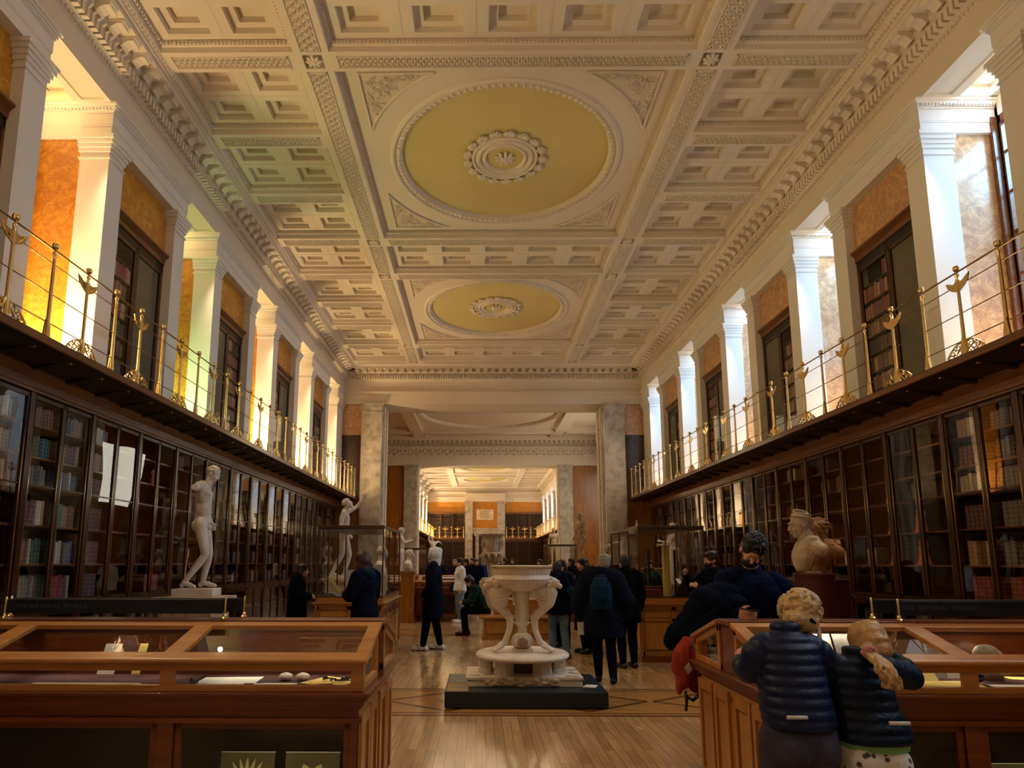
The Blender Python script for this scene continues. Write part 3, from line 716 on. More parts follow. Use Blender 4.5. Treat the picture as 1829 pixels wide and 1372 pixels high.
def unit(s):
    e = empty('glazed_bookcase'); w = UW/2; X = BX
    m = MB()
    for y, y1 in ((-w+.001, -w+.034), (w-.034, w-.001)): m.box(s*(X-.012), y, 0, s*(X+.04), y1, 3.60)
    for y, y1 in ((-w+.001, -w+.018), (w-.018, w-.001)): m.box(s*(X+.04), y, 0, s*6.3, y1, 3.6)
    w -= .001; m.box(s*(X-.03), -w, 1.035, s*(X+.06), w, 1.075); m.box(s*(X-.012), -w, 1.0, s*(X+.04), w, 1.035); m.box(s*X, -w, 0, s*(X+.04), w, .16); m.box(s*(X-.02), -w, 0, s*(X+.04), w, .1)
    m.box(s*6.26, -w, 0, s*6.3, w, 3.59); m.box(s*(X+.04), -w, 3.56, s*6.3, w, 3.62); m.box(s*(X+.04), -w, 1.03, s*6.3, w, 1.05); m.box(s*(X+.04), -w, .1, s*6.3, w, .14)
    m.build('carcass', MAHOG, parent=e)
    sh = []
    for z in SHELF_Z[1:]:
        q = MB(); q.box(s*(X+.07), -w+.02, z-.024, s*6.25, w-.02, z); sh.append(q.build('shelf', MAHOG_Y, parent=e))
    q = MB(); q.box(s*(X+.07), -w+.02, .56, s*6.25, w-.02, .58); q.build('shelf', MAHOG_Y, parent=e)
    for y in (-w+.035, .003):
        door(e, s, y, y+w-.038, 1.08, 3.58, X, 2.50)
        door(e, s, y, y+w-.038, .17, .995, X, None, 'cupboard_door')
    for c in e.children: c.location.x = -s*6.05
    return e
POS = {'first': 0}
ORD = ['first','second','third','fourth','fifth','sixth','seventh','eighth','ninth','tenth','eleventh','twelfth','thirteenth','fourteenth','fifteenth','sixteenth','seventeenth','eighteenth','nineteenth','twentieth','last']
UNITS = {}
for s in (-1, 1):
    side = 'left' if s < 0 else 'right'
    proto = unit(s); y0 = 7.22 - 6*UW - UW*.5*0 - UW
    used = 0; vis = 0
    for i in range(20):
        yc = y0 + UW*(i+.5)
        if yc+UW/2 > YEND+.02: break
        t = proto if used == 0 else copy_tree(proto); used += 1
        t.location = (s*6.05, yc, 0); t['category'] = 'bookcase'; t['group'] = 'glazed bookcases along the %s wall' % side
        UNITS[(s, i)] = yc
        if yc > 5.4: vis += 1
        t['label'] = ('two-door mahogany glazed bookcase, %s one seen along the %s wall' % (ORD[vis-1], side)) if yc > 5.4 else ('two-door mahogany glazed bookcase on the %s wall beside or behind the viewer' % side)
    proto2 = unit(s)
    for i in range(20):
        t = proto2 if i == 0 else copy_tree(proto2)
        t.location = (s*6.05, OFF2+y0+UW*i+UW/2, 0)
        tag(t, 'small distant glazed bookcase along the %s wall of the far gallery' % side, 'bookcase', 'far gallery bookcases %s side' % side)
    # one continuous wooden cornice over the units and the walkway above it
    for off in (0, OFF2):
        a, b = off+YBACK+.01, off+YEND-.07
        wk = empty('gallery_walkway', (0, 0, 0), label='dark timber gallery walkway running along the %s wall%s' % (side, ' above the nearest bookcases' if not off else ' of the far gallery'), cat='balcony')
        m = MB()
        m.prism([(s*5.80,3.60),(s*5.77,3.60),(s*5.77,3.63),(s*5.755,3.64),(s*5.755,3.74),(s*5.74,3.75),(s*5.72,3.77),(s*5.66,3.82),(s*5.66,3.84),(s*5.80,3.84),(s*6.3,3.84),(s*6.3,3.62)], 'y', a, b)
        m.build('case_cornice', MAHOG_Y, parent=wk)
        m = MB()
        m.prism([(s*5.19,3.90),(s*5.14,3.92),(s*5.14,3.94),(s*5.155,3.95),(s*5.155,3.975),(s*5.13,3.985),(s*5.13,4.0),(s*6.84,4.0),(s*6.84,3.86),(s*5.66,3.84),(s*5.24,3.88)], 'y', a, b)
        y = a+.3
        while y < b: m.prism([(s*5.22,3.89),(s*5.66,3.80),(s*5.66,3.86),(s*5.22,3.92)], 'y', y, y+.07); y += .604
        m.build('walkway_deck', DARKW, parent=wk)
        m = MB(); m.prism([(s*5.14,3.905),(s*5.125,3.915),(s*5.13,3.99),(s*5.14,3.99)], 'y', a, b); m.build('deck_edge', MAHOG_Y, parent=wk)
        if not off:
            m = MB(); y = 6.1-.604*6+.3
            while y < b: m.box(s*5.23, y-.022, 3.868, s*5.285, y+.022, 3.888); y += .604
            m.build('brass_studs', BRASS, parent=wk)

def plain_post():
    m = MB(); m.lathe([(.034,0),(.034,.03),(.028,.07),(.0215,.2),(.0165,.9),(.015,.97),(.024,.985),(.024,1.0),(.013,1.01),(.013,1.035),(.030,1.05),(.037,1.078),(.030,1.106),(.0,1.118)], n=10)
    # leaf-shaped brace leaning outwards from the foot
    m.prism([(-.02,0),(.035,0),(.024,.16),(.0,.2)], 'y', .0, .012); m.box(-.012, -.05, 0, .012, .05, .012)
    m.prism([(-.05,0),(.05,0),(.028,.13),(.006,.24),(-.02,.22)], 'x', -.022, -.008)
    return m
def ornate_post():
    m = plain_post()
    # winged palmette under the rail
    for s in (-1, 1):
        w = [(0,.78),(s*.04,.80),(s*.10,.83),(s*.155,.88),(s*.185,.96),(s*.12,.935),(s*.065,.90),(s*.03,.93),(s*.012,.99),(0,.99)]
        m.prism(w, 'x', -.006, .006)
        for k in range(4): m.tube([(.004, s*.03, .82+.03*k), (.01, s*(.08+.02*k), .85+.02*k), (.006, s*(.10+.02*k), .90+.015*k)], .006, 4)
    return m
def scroll():
    m = MB()
    for s in (-1, 1):
        def spiral(cy, cz, r, turns, st, dr, th):
            n = 14; m.tube([(0, s*(cy+r*(1-.8*k/n)*math.cos(st+dr*2*PI*turns*k/n)), cz+r*(1-.8*k/n)*math.sin(st+dr*2*PI*turns*k/n)) for k in range(n+1)], [th*(1-.3*k/n) for k in range(n+1)], 5)
        spiral(.09, .13, .055, 1.3, PI, -1, .011); spiral(.185, .085, .05, 1.3, PI*.9, -1, .010); spiral(.255, .045, .032, 1.2, PI*.8, -1, .008)
        spiral(.075, .05, .045, 1.1, 0, 1, .010); spiral(.15, .035, .03, 1.1, 0, 1, .008)
        m.tube([(0,s*.02,.01),(0,s*.05,.10),(0,s*.03,.19),(0,0,.23)], .012, 5)
        m.tube([(0,s*.03,.19),(0,s*.14,.165),(0,s*.235,.10),(0,s*.285,.02)], .008, 5)
    return m
RAILZ = (5.03-4.0, .865, .52, .19)
PM = {}
def end_rail(s):
    yy = OFF2+YEND-.62; e = empty('end_railing', (0, yy, ZG), label='brass railing across the far end wall, %s of the doorway' % ('left' if s < 0 else 'right'), cat='railing')
    m = MB(); m.box(s*2.02, -.05, -.16, s*5.1, .6, 0); m.build('end_walkway', MAHOG_Y, parent=e)
    m = MB()
    for z in RAILZ: m.tube([(s*2.05,0,z),(s*5.2,0,z)], .012, 6)
    m.build('handrail', BRONZE, parent=e); x = 2.15; k = 0
    while x < 5.15:
        p = (ornate_post() if k % 2 else plain_post()).build('ornate_post' if k % 2 else 'plain_post', BRASS, parent=e, auto=35); p.location.x = s*x; p.rotation_euler.z = PI/2; p.scale = (1.6,1.6,1)
        if k % 2: q = scroll().build('scroll_ornament', BRASS, parent=p)
        x += .6; k += 1
def railing(s, off, label):
    r = empty('gallery_railing', (s*5.21, 0, ZG), label=label, cat='railing')
    a, b = off+YBACK+.1, off+YEND-.1
    for i, z in enumerate(RAILZ):
        m = MB(); m.tube([(0,a,z),(0,(a+b)/2,z),(0,b,z)], .011 if i == 0 else .0065, 6); m.build('handrail' if i == 0 else 'rail_wire', BRONZE if i else BRONZE, parent=r)
    y = off+5.925-.6035*10; k = 0
    while y < b:
        if y > a and (off or y > 3.0):
            nm = 'ornate_post' if k % 2 == 0 else 'plain_post'
            key = (nm, s)
            if key not in PM:
                mm = (ornate_post() if k % 2 == 0 else plain_post())
                o = mm.build(nm, BRASS, parent=r, auto=35); PM[key] = o
            else:
                o = PM[key].copy(); COL.objects.link(o); o.parent = r
            o.location = (0, y, 0)
            if k % 2 == 0 and not off:
                if 'sc' not in PM: q = scroll().build('scroll_ornament', BRASS, parent=o, auto=60); PM['sc'] = q
                else: q = PM['sc'].copy(); COL.objects.link(q); q.parent = o
        y += .6035; k += 1
    return r
for s in (-1, 1):
    side = 'left' if s < 0 else 'right'
    railing(s, 0, 'long brass gallery railing with ball finials above the %s bookcases' % side)
    end_rail(s)
    railing(s, OFF2, 'small distant brass railing along the %s gallery of the far room' % side)

# ---------------------------------------------------------------- upper bookcases in the recesses
def upper_case(s, open_first):
    e = empty('upper_bookcase'); h = (1.59)/2; X = XP+.13
    m = MB()
    m.box(s*X, -h, 6.64, s*(X+.12), h, 6.80); m.prism([(s*(X-.07),6.82),(s*(X-.07),6.79),(s*(X-.03),6.76),(s*X,6.72),(s*(X+.14),6.72),(s*(X+.14),6.82)], 'y', -h, h)
    m.box(s*(X+.02), -h, ZG, s*(X+.06), -h+.05, 6.64); m.box(s*(X+.02), h-.05, ZG, s*(X+.06), h, 6.64); m.box(s*(X+.02), -.03, ZG, s*(X+.06), .03, 6.64)
    m.build('carcass', MAHOG_Y, parent=e)
    m = MB(); m.box(s*(X+.20), -h, ZG, s*(X+.27), h, 6.64); m.box(s*(X+.02), -h, 6.5, s*(X+.05), h, 6.64); m.box(s*(X+.06), -.015, ZG, s*(X+.20), .015, 6.64); m.build('dark_back', DARKW, parent=e)
    for i in range(8):
        q = MB(); q.box(s*(X+.07), -h+.03, 4.05+.3*i, s*(X+.20), h-.03, 4.07+.3*i); q.build('shelf', MAHOG, parent=e)
    for y, y1 in ((-h+.04, -.01), (.01, h-.04)):
        blind = (y < 0) != open_first
        d = door(e, s, y, y1, 4.04, 6.50, X+.02, None, 'door', .05, None, GLASS_U)
        if blind:
            q = MB(); q.box(s*(X+.05), y+.05, 4.08, s*(X+.055), y1-.05, 6.46); q.build('drawn_blind', MAT['grey_blind'], parent=e)
    for c in e.children: c.location = (-s*6.0, 0, -ZG)
    return e
mat('grey_blind', (.15,.135,.09), .8, noise=.3, nscale=3)
SHOW = {-1: {0: True, 1: False, 2: None, 3: None}, 1: {0: False, 1: True, 2: False, 3: None}}
WHICH = ['nearest fully seen', 'second', 'third', 'fourth']
for s in (-1, 1):
    side = 'left' if s < 0 else 'right'
    pa = upper_case(s, True); pb = upper_case(s, False); ua = ub = 0
    for off in (0, OFF2):
        for k in range(-2, 4):
            yc = off+Y0+PER*k+1.155
            opn = {0: s < 0, 1: s > 0, 2: s < 0, 3: s > 0, -1: s > 0, -2: True}[k]
            if opn: t = pa if ua == 0 else copy_tree(pa); ua += 1
            else: t = pb if ub == 0 else copy_tree(pb); ub += 1
            t.location = (s*6.0, yc, ZG)
            if off: tag(t, 'distant upper bookcase between piers, %s side of the far gallery' % side, 'bookcase', 'far gallery upper cases %s' % side)
            elif k < 0: tag(t, 'upper gallery bookcase between piers nearest the viewer, %s side' % side, 'bookcase', 'near upper cases %s' % side)
            else: tag(t, '%s upper gallery bookcase under an amber panel, %s side' % (WHICH[k], side), 'bookcase', 'upper gallery bookcases')

# ---------------------------------------------------------------- right-hand windows
def window(n):
    m = MB(); h = .66; X = 6.86
    for y in (-h, h): m.box(X-.1, y-.04 if y > 0 else y-.0, 4.22, X+.08, y if y > 0 else y+.04, 7.86); 
    m.box(X-.02, -h, 4.22, X+.06, -h+.09, 7.86); m.box(X-.02, h-.09, 4.22, X+.06, h, 7.86); m.box(X-.02, -h, 7.74, X+.06, h, 7.86); m.box(X-.08, -h, 4.18, X+.06, h, 4.3)
    for y in (-.18, .18): m.box(X, y-.014, 4.3, X+.04, y+.014, 7.74)
    for z in (4.9, 5.5, 6.1, 6.7, 7.3): m.box(X, -h, z-(.03 if z == 6.1 else .013), X+.04, h, z+(.03 if z == 6.1 else .013))
    w = m.build('window_%d' % n, MAHOG_Y); struct(w)
    g = MB(); g.quad((X+.02,-h,4.25),(X+.02,h,4.25),(X+.02,h,7.8),(X+.02,-h,7.8)); g.build('window_pane', GLASS, parent=w, recalc=False)
    return w
n = 1
for off in (0, OFF2):
    for k, yc in bays(off):
        w = window(n) if n == 1 else copy_tree(W0)
        if n == 1: W0 = w
        w.name = 'window_%d' % n; w.location = (0, yc, 0); n += 1
# bulbs in the bay ceilings
bm_ = MB(); bm_.lathe([(.10,.0),(.10,-.012),(.05,-.02),(.03,-.05)], n=16); 
for off in (0,):
    first = True
    for s in (-1, 1):
        for k, yc in bays(off):
            if k < -1: continue
            if first:
                lt = empty('ceiling_lamp'); bm_.build('lamp_holder', BRASS, parent=lt, auto=40)
                q = MB(); q.ell((0,0,-.075), .042); em = mat('lamp_glow', (1,.8,.5), .5); em.node_tree.nodes['Principled BSDF'].inputs['Emission Color'].default_value = (1,.72,.35,1); em.node_tree.nodes['Principled BSDF'].inputs['Emission Strength'].default_value = 12
                q.build('bulb', em, parent=lt, smooth=True); first = False; t = lt
            else: t = copy_tree(lt)
            t.location = (s*6.5, yc, 8.36)
            tag(t, 'glowing bulb in the ceiling of the %s window bay, %s side' % (['nearest','nearest fully seen','second','third','fourth','fifth'][k+1], 'left' if s < 0 else 'right'), 'lamp', 'bay ceiling lamps')
# ---------------------------------------------------------------- figures
def frame(fwd, up):
    f = Vector(fwd).normalized(); u = Vector(up); r = f.cross(u)
    if r.length < 1e-5: r = Vector((1,0,0))
    r.normalize(); u = r.cross(f); return Matrix((r, f, u)).transposed()      # columns: right, forward, up
def ellm(m, c, r, M, n=14, k=9, mi=0):
    T0 = m.T; L = Matrix.Translation(Vector(c)) @ M.to_4x4(); m.T = (T0 @ L) if T0 is not None else L
    m.ell((0,0,0), r, n=n, m=k, mi=mi); m.T = T0
def head(m, c, F, k=1.0, beard=False, ears=True, grow=0.0):
    P = lambda x, y, z: Vector(c)+F @ Vector((x*k, y*k, z*k)); g = grow
    ellm(m, P(0,-.015,.03), ((.076+g)*k, (.095+g)*k, (.088+g)*k), F)
    ellm(m, P(0,.022,-.03), ((.060+g)*k, (.070+g)*k, (.080+g)*k), F)
    ellm(m, P(0,.050,-.088), (.030*k, .028*k, .022*k), F)
    if ears:
        for s in (-1, 1): ellm(m, P(s*.076,-.012,-.015), (.011*k,.020*k,.032*k), F)
    # nose, brow, cheeks, lips
    m.cap(P(0,.086,.018), .009*k, P(0,.105,-.028), .014*k, 8); ellm(m, P(0,.088,.030), (.046*k,.012*k,.010*k), F)
    for s in (-1, 1):
        ellm(m, P(s*.036,.066,-.028), (.024*k,.022*k,.026*k), F); ellm(m, P(s*.030,.080,.006), (.014*k,.008*k,.008*k), F); ellm(m, P(s*.013,.097,-.034), (.009*k,.010*k,.007*k), F)
    ellm(m, P(0,.088,-.058), (.023*k,.010*k,.006*k), F); ellm(m, P(0,.085,-.068), (.020*k,.010*k,.006*k), F)
    if beard:
        for i in range(16):
            a = (i-8)/8*1.2; m.cap(P(.06*math.sin(a),.03+.045*math.cos(a),-.05), .018*k, P(.055*math.sin(a),.035+.05*math.cos(a),-.13-.02*(i%3)), .011*k, 6)
def hand(m, w, d, n, side, curl=.4, k=1.0):
    # w wrist, d direction of the hand, n back-of-hand normal, side +1/-1 puts the thumb
    d = Vector(d).normalized(); n = Vector(n); n = (n-d*n.dot(d)).normalized(); t = d.cross(n).normalized()*side; w = Vector(w)
    ellm(m, w+d*.045*k, (.040*k, .050*k, .017*k), Matrix((t, d, n)).transposed())
    for i, (o, L) in enumerate(((.030,.066),(.010,.076),(-.010,.070),(-.029,.054))):
        b = w+d*.085*k+t*o*k; c = curl*(1+.12*i); p1 = b+(d*math.cos(c)-n*math.sin(c))*L*.5*k; p2 = p1+(d*math.cos(c*2.2)-n*math.sin(c*2.2))*L*.5*k
        m.cap(b-d*.012*k, .0098*k, p1, .0088*k, 7); m.cap(p1, .0088*k, p2, .0072*k, 7)
    b = w+d*.022*k+t*.030*k; p1 = b+(t*.7+d*.7-n*.2).normalized()*.038*k; p2 = p1+(t*.25+d*.9-n*.3).normalized()*.028*k
    m.cap(b, .014*k, p1, .0105*k, 8); m.cap(p1, .0105*k, p2, .0085*k, 8)
BASE = dict(head=(0,.02,1.635), neck=(0,-.01,1.485), chest=(0,0,1.30), waist=(0,.0,1.10), pelvis=(0,0,.95),
            sl=(-.185,-.01,1.425), sr=(.185,-.01,1.425), el=(-.245,-.03,1.14), er=(.245,-.03,1.14), wl=(-.25,.05,.90), wr=(.25,.05,.90),
            hl=(-.095,0,.93), hr=(.095,0,.93), kl=(-.10,.02,.50), kr=(.10,.02,.50), al=(-.10,-.02,.09), ar=(.10,-.02,.09),
            tl=(-.12,.15,.035), tr=(.12,.15,.035), hf=(0,1,-.05), hu=(0,0,1), tf=(0,1,0))
def joints(k=1.0, **o):
    J = dict(BASE); J.update(o); R = {}
    for a, v in J.items(): R[a] = Vector(v) if a in ('hf','hu','tf') else Vector(v)*k
    R['k'] = k; return R
def torso(m, J, g=0.0, w=1.0):
    k = J['k']; up = (J['chest']-J['pelvis']); F = frame(J['tf'], up.normalized())
    U = up.normalized(); f = F @ Vector((0,1,0)); r = F @ Vector((1,0,0))
    e = lambda c, a: ellm(m, c, tuple((x*k*w if i == 0 else x*k)+g for i, x in enumerate(a)), F)
    e(J['pelvis'], (.160,.112,.115)); e(J['waist'], (.142,.106,.17)); e(J['chest'], (.160,.116,.175)); m.cap(J['pelvis'], .115*k+g, J['chest'], .115*k+g, 14); e(J['chest']+U*.09*k, (.150,.095,.09))
    for s in (-1, 1):
        e(J['pelvis']-f*.055*k+r*s*.065*k-U*.05*k, (.085,.085,.09)); e(J['chest']+f*.06*k+r*s*.07*k+U*.03*k, (.075,.055,.06))
    m.cap(J['chest']+U*.1*k, .075*k+g, J['neck'], .060*k+g, 10)
    for a in ('sl', 'sr'): m.cap(J['neck']*.35+J[a]*.65+U*.005, .062*k+g, J[a], .058*k+g, 10); m.cap(J['chest']*.6+J[a]*.4, .085*k+g, J[a], .060*k+g, 10)
def arms(m, J, g=0.0, ends=('l','r'), fore=True):
    k = J['k']
    for a in ends:
        m.cap(J['s'+a], .056*k+g, J['e'+a], .041*k+g, 12)
        if fore: p = J['e'+a].lerp(J['w'+a], .3); m.cap(J['e'+a], .041*k+g, p, .043*k+g, 12); m.cap(p, .043*k+g, J['w'+a], .028*k+g, 12)
def legs(m, J, g=0.0, ends=('l','r'), low=True, foot=True):
    k = J['k']
    for a in ends:
        h, n, q = J['h'+a], J['k'+a], J['a'+a]
        m.cap(h, .092*k+g, h.lerp(n, .5), .078*k+g, 14); m.cap(h.lerp(n, .5), .078*k+g, n, .056*k+g, 14)
        if low: c = n.lerp(q, .3); m.cap(n, .055*k+g, c, .058*k+g, 12); m.cap(c, .058*k+g, q, .036*k+g, 12)
        if foot:
            t = J['t'+a]; m.cap(q+Vector((0,0,-.02*k)), .040*k+g, q.lerp(t, .55)+Vector((0,0,-.005)), .036*k, 10); m.cap(q.lerp(t, .5)+Vector((0,0,-.012*k)), .036*k, t, .028*k, 10)
            bk = q-(t-q).normalized()*.035*k; m.ell((bk.x, bk.y, q.z-.045*k), (.035*k,.035*k,.04*k))
def nude(m, J, hands=True, beard=False, skip=()):
    k = J['k']; torso(m, J); legs(m, J)
    F = frame(J['hf'], J['hu']); head(m, J['head'], F, k*1.0, beard); m.cap(J['neck']-Vector((0,0,.04*k)), .060*k, J['head']-F@Vector((0,.015,.04))*k, .054*k, 12)
    for a, s in (('l',-1),('r',1)):
        if a in skip: continue
        arms(m, J, 0, (a,))
        if hands: d = J['w'+a]-J['e'+a]; hand(m, J['w'+a], d, Vector((s,0,.3)), -s*1, .5, k)
def curls(m, J, n=90, r=.022, seed=1, full=False, back=False):
    k = J['k']; F = frame(J['hf'], J['hu']); rr = random.Random(seed); c = J['head']
    for i in range(n):
        a = rr.uniform(0, 2*PI); z = rr.uniform(-.35 if back else -.1, 1)
        x, y = math.sqrt(1-z*z)*math.cos(a), math.sqrt(1-z*z)*math.sin(a)
        if y > .55 and z < .55: continue
        p = Vector(c)+F @ Vector((x*.080*k, (-.015+y*.098)*k, (.03+z*.092)*k)); ellm(m, p, (r*k*rr.uniform(.7,1.2), r*k*rr.uniform(.5,1.1), r*k*rr.uniform(.6,1)), Euler((rr.random()*3, rr.random()*3, 0)).to_matrix(), 7, 5)
# ---------------------------------------------------------------- statues, busts, vases
def pedestal(x, y, w, h, label, mt, name='statue_pedestal', d=None, cap=True, rz=0, cat='pedestal', round_=False):
    m = MB(); d = d or w
    if round_:
        m.lathe([(w/2*1.0,0),(w/2*1.0,.06),(w/2*.95,.08),(w/2*.95,h-.05),(w/2*1.0,h-.04),(w/2*1.0,h)], n=40)
    else:
        m.box(-w/2*.92, -d/2*.92, 0, w/2*.92, d/2*.92, .12)
        m.box(-w/2*.82, -d/2*.82, .12, w/2*.82, d/2*.82, h-.10)
        if cap:
            for z0, z1, e in ((h-.14, h-.11, .86), (h-.11, h-.07, .92), (h-.07, h-.04, .97), (h-.04, h, 1.0)): m.box(-w/2*e, -d/2*e, z0, w/2*e, d/2*e, z1)
        else: m.box(-w/2, -d/2, h-.05, w/2, d/2, h)
    o = m.build(name, mt, bevel=.006); o.location = (x, y, 0); o.rotation_euler.z = rz
    return tag(o, label, cat)
def statue(m, mt, loc, rz, label, vox=.011, sm=4, base=None, extra=None, cat='statue', name='marble_statue', k=1):
    e = empty(name, loc, rz, label, cat)
    m.build('carved_figure', mt, parent=e, remesh=vox, smiter=sm)
    if base:
        b = MB(); base(b); b.build('plinth_block', mt, parent=e, bevel=.008)
    if extra: extra(e)
    return e
# youth in profile, right arm lost at the shoulder
J = joints(1.0, head=(0,.115,1.70), neck=(0,.045,1.565), chest=(0,.0,1.37), waist=(0,.01,1.15), pelvis=(0,.005,.98), sl=(-.18,-.01,1.50), sr=(.18,-.03,1.51),
           el=(-.25,-.05,1.2), wl=(-.24,.06,.98), er=(.235,-.04,1.47), hl=(-.09,.0,.95), hr=(.09,.0,.95), kl=(-.09,.10,.52), kr=(.10,.10,.50),
           al=(-.10,.03,.11), ar=(.12,-.16,.11), tl=(-.12,.20,.05), tr=(.15,-.01,.045), hf=(.12,1,-.55), hu=(0,.4,1))
m = MB(); nude(m, J, skip=('r',)); m.cap(J['sr'], .062, J['er'], .052); curls(m, J, 110, .018)
for z in range(5): m.cap((.03,.105-.004*z,1.12+.06*z), .02, (-.03,.105-.004*z,1.12+.06*z), .02)      # abdomen
m.ell((0,.115,.90), (.025,.035,.035)); m.tube([(.0,-.14,.3),(0,-.17,.6),(.02,-.2,.08)], .01)
J['er'] = J['er']
st = statue(m, STATUE, (-4.60, 9.3, 1.10), -PI/2+.12, 'white marble nude youth looking down, one arm broken off, before the left bookcases', .009, 3,
            base=lambda b: b.box(-.22,-.30,0,.22,.27,.115))
st.children[0].location.z = .10
c = MB(); c.lathe([(.0,.008),(.045,.006),(.052,-.01),(.052,-.03)], n=20); o = c.build('broken_arm_end', PLASTER_W, parent=st, auto=40); o.location = (.295,-.045,1.575); o.rotation_euler = (0, PI/2-.2, 0)
pedestal(-4.63, 9.3, .92, 1.10, 'tan stone pedestal under the nude youth by the left bookcases', STATUE_T, d=.78)
# satyr with raised arm holding a ring cup
J = joints(1.06, head=(.02,.06,1.64), neck=(0,.0,1.49), sl=(-.18,.0,1.44), sr=(.19,0,1.42), el=(-.28,.24,1.60), wl=(-.30,.38,1.80), er=(.27,-.05,1.12), wr=(.22,.12,.95), kl=(-.13,.12,.50), al=(-.12,.02,.10), tl=(-.15,.2,.04),
           kr=(.10,-.02,.5), ar=(.14,-.22,.10), tr=(.17,-.08,.04), hf=(0,1,.45), hu=(0,-.3,1))
m = MB(); nude(m, J, beard=True); curls(m, J, 110, .022, 3)
def ring_(e):
    q = MB(); q.lathe([(.055,-.035),(.075,-.02),(.085,.0),(.075,.02),(.06,.03),(.05,.02),(.05,-.02)], n=20); o = q.build('ring_cup', STATUE, parent=e, smooth=True); o.location = (-.32,.46,1.97); o.rotation_euler = (.9,.5,0)
statue(m, STATUE, (-3.72, 15.0, 1.24), -PI/2+.1, 'white marble bearded satyr raising one arm with a ring-shaped cup', .012, 3, base=lambda b: b.box(-.28,-.34,0-.02,.28,.34,.035), extra=ring_)
pedestal(-3.72, 15.0, .8, 1.22, 'white pedestal under the satyr with the raised arm', STATUE)
# cloaked hero in the middle room
J = joints(1.22, head=(-.03,.05,1.635), tf=(.1,1,0), kl=(-.12,.1,.5), kr=(.14,-.05,.5), ar=(.2,-.25,.12), tr=(.25,-.12,.04), el=(-.27,.05,1.15), wl=(-.2,.25,1.18), er=(.28,-.05,1.13), wr=(.25,.1,.92), hf=(-.2,1,-.1))
m = MB(); nude(m, J); curls(m, J, 70, .024, 5)
for i in range(7): m.cap((.02+.05*i-.1,-.14-.02*(i%2),1.72), .045, (.04+.05*i-.1,-.20-.03*(i%2),1.02-.04*i), .035)
for i in range(5): m.cap((-.18+.03*i,.06,1.72-.02*i), .045, (.16,.10-.02*i,1.66), .04)
m.cap((.22,-.05,1.7), .07, (.30,-.1,1.05), .05); m.cap((.10,-.18,.0), .12, (.1,-.12,.6), .08)
statue(m, STATUE_T, (3.72, 26.4, 1.5), PI/2+.5, 'tan marble standing figure with a cloak on one shoulder against the amber wall', .016, 3, base=lambda b: b.box(-.45,-.4,-.06,.45,.42,.05), k=1)
pedestal(3.72, 26.4, 1.1, 1.44, 'dark low plinth under the cloaked marble figure in the middle room', BLACK)
# flute player left and further small statues
def small_statue(x, y, z, k, rz, label, mt=STATUE, pose=None, ph=None, pm=None, plabel=None, draped=False):
    J = joints(k, **(pose or {})); m = MB(); nude(m, J); curls(m, J, 50, .024, 8)
    if draped:
        for i in range(9): a = -PI+i*PI/4; m.cap((.12*k*math.cos(a),.09*k*math.sin(a),.98*k), .06*k, (.17*k*math.cos(a),.14*k*math.sin(a),.08*k), .06*k)
    statue(m, mt, (x, y, z), rz, label, .018 if y > 18 else .014, 2, base=lambda b: b.box(-.25*k,-.25*k,-.03,.25*k,.28*k,.03))
    pedestal(x, y, .62*k+.1, z-.03, plabel, pm or STATUE_T)
small_statue(-2.72, 17.9, 1.13, .82, -PI/2, 'slim white marble flute player beside the left opening', pose=dict(el=(-.25,.12,1.25), wl=(-.1,.30,1.42), er=(.24,.14,1.22), wr=(.12,.34,1.30)), plabel='pedestal under the slim white flute player', )
small_statue(4.55, 16.5, 1.08, .88, PI/2, 'white marble figure holding out both hands behind the right show case', pose=dict(el=(-.24,.16,1.15), wl=(-.15,.40,1.2), er=(.24,.14,1.12), wr=(.14,.38,1.1)), draped=True, plabel='pedestal under the marble figure holding out both hands')
small_statue(3.55, 34.5, 1.45, 1.15, PI-.2, 'tan marble standing nude seen through the far opening, right side', STATUE_T, plabel='pedestal under the tan standing nude, far opening')
small_statue(-3.1, 35.0, 1.1, 1.1, .6, 'pale marble bent figure lifting an arm seen through the far opening, left side', STATUE, pose=dict(head=(.0,.12,1.6), er=(.38,.1,1.5), wr=(.55,.15,1.42), el=(-.2,.1,1.6), wl=(-.1,.15,1.85)), plabel='pedestal under the bent pale figure, far opening')
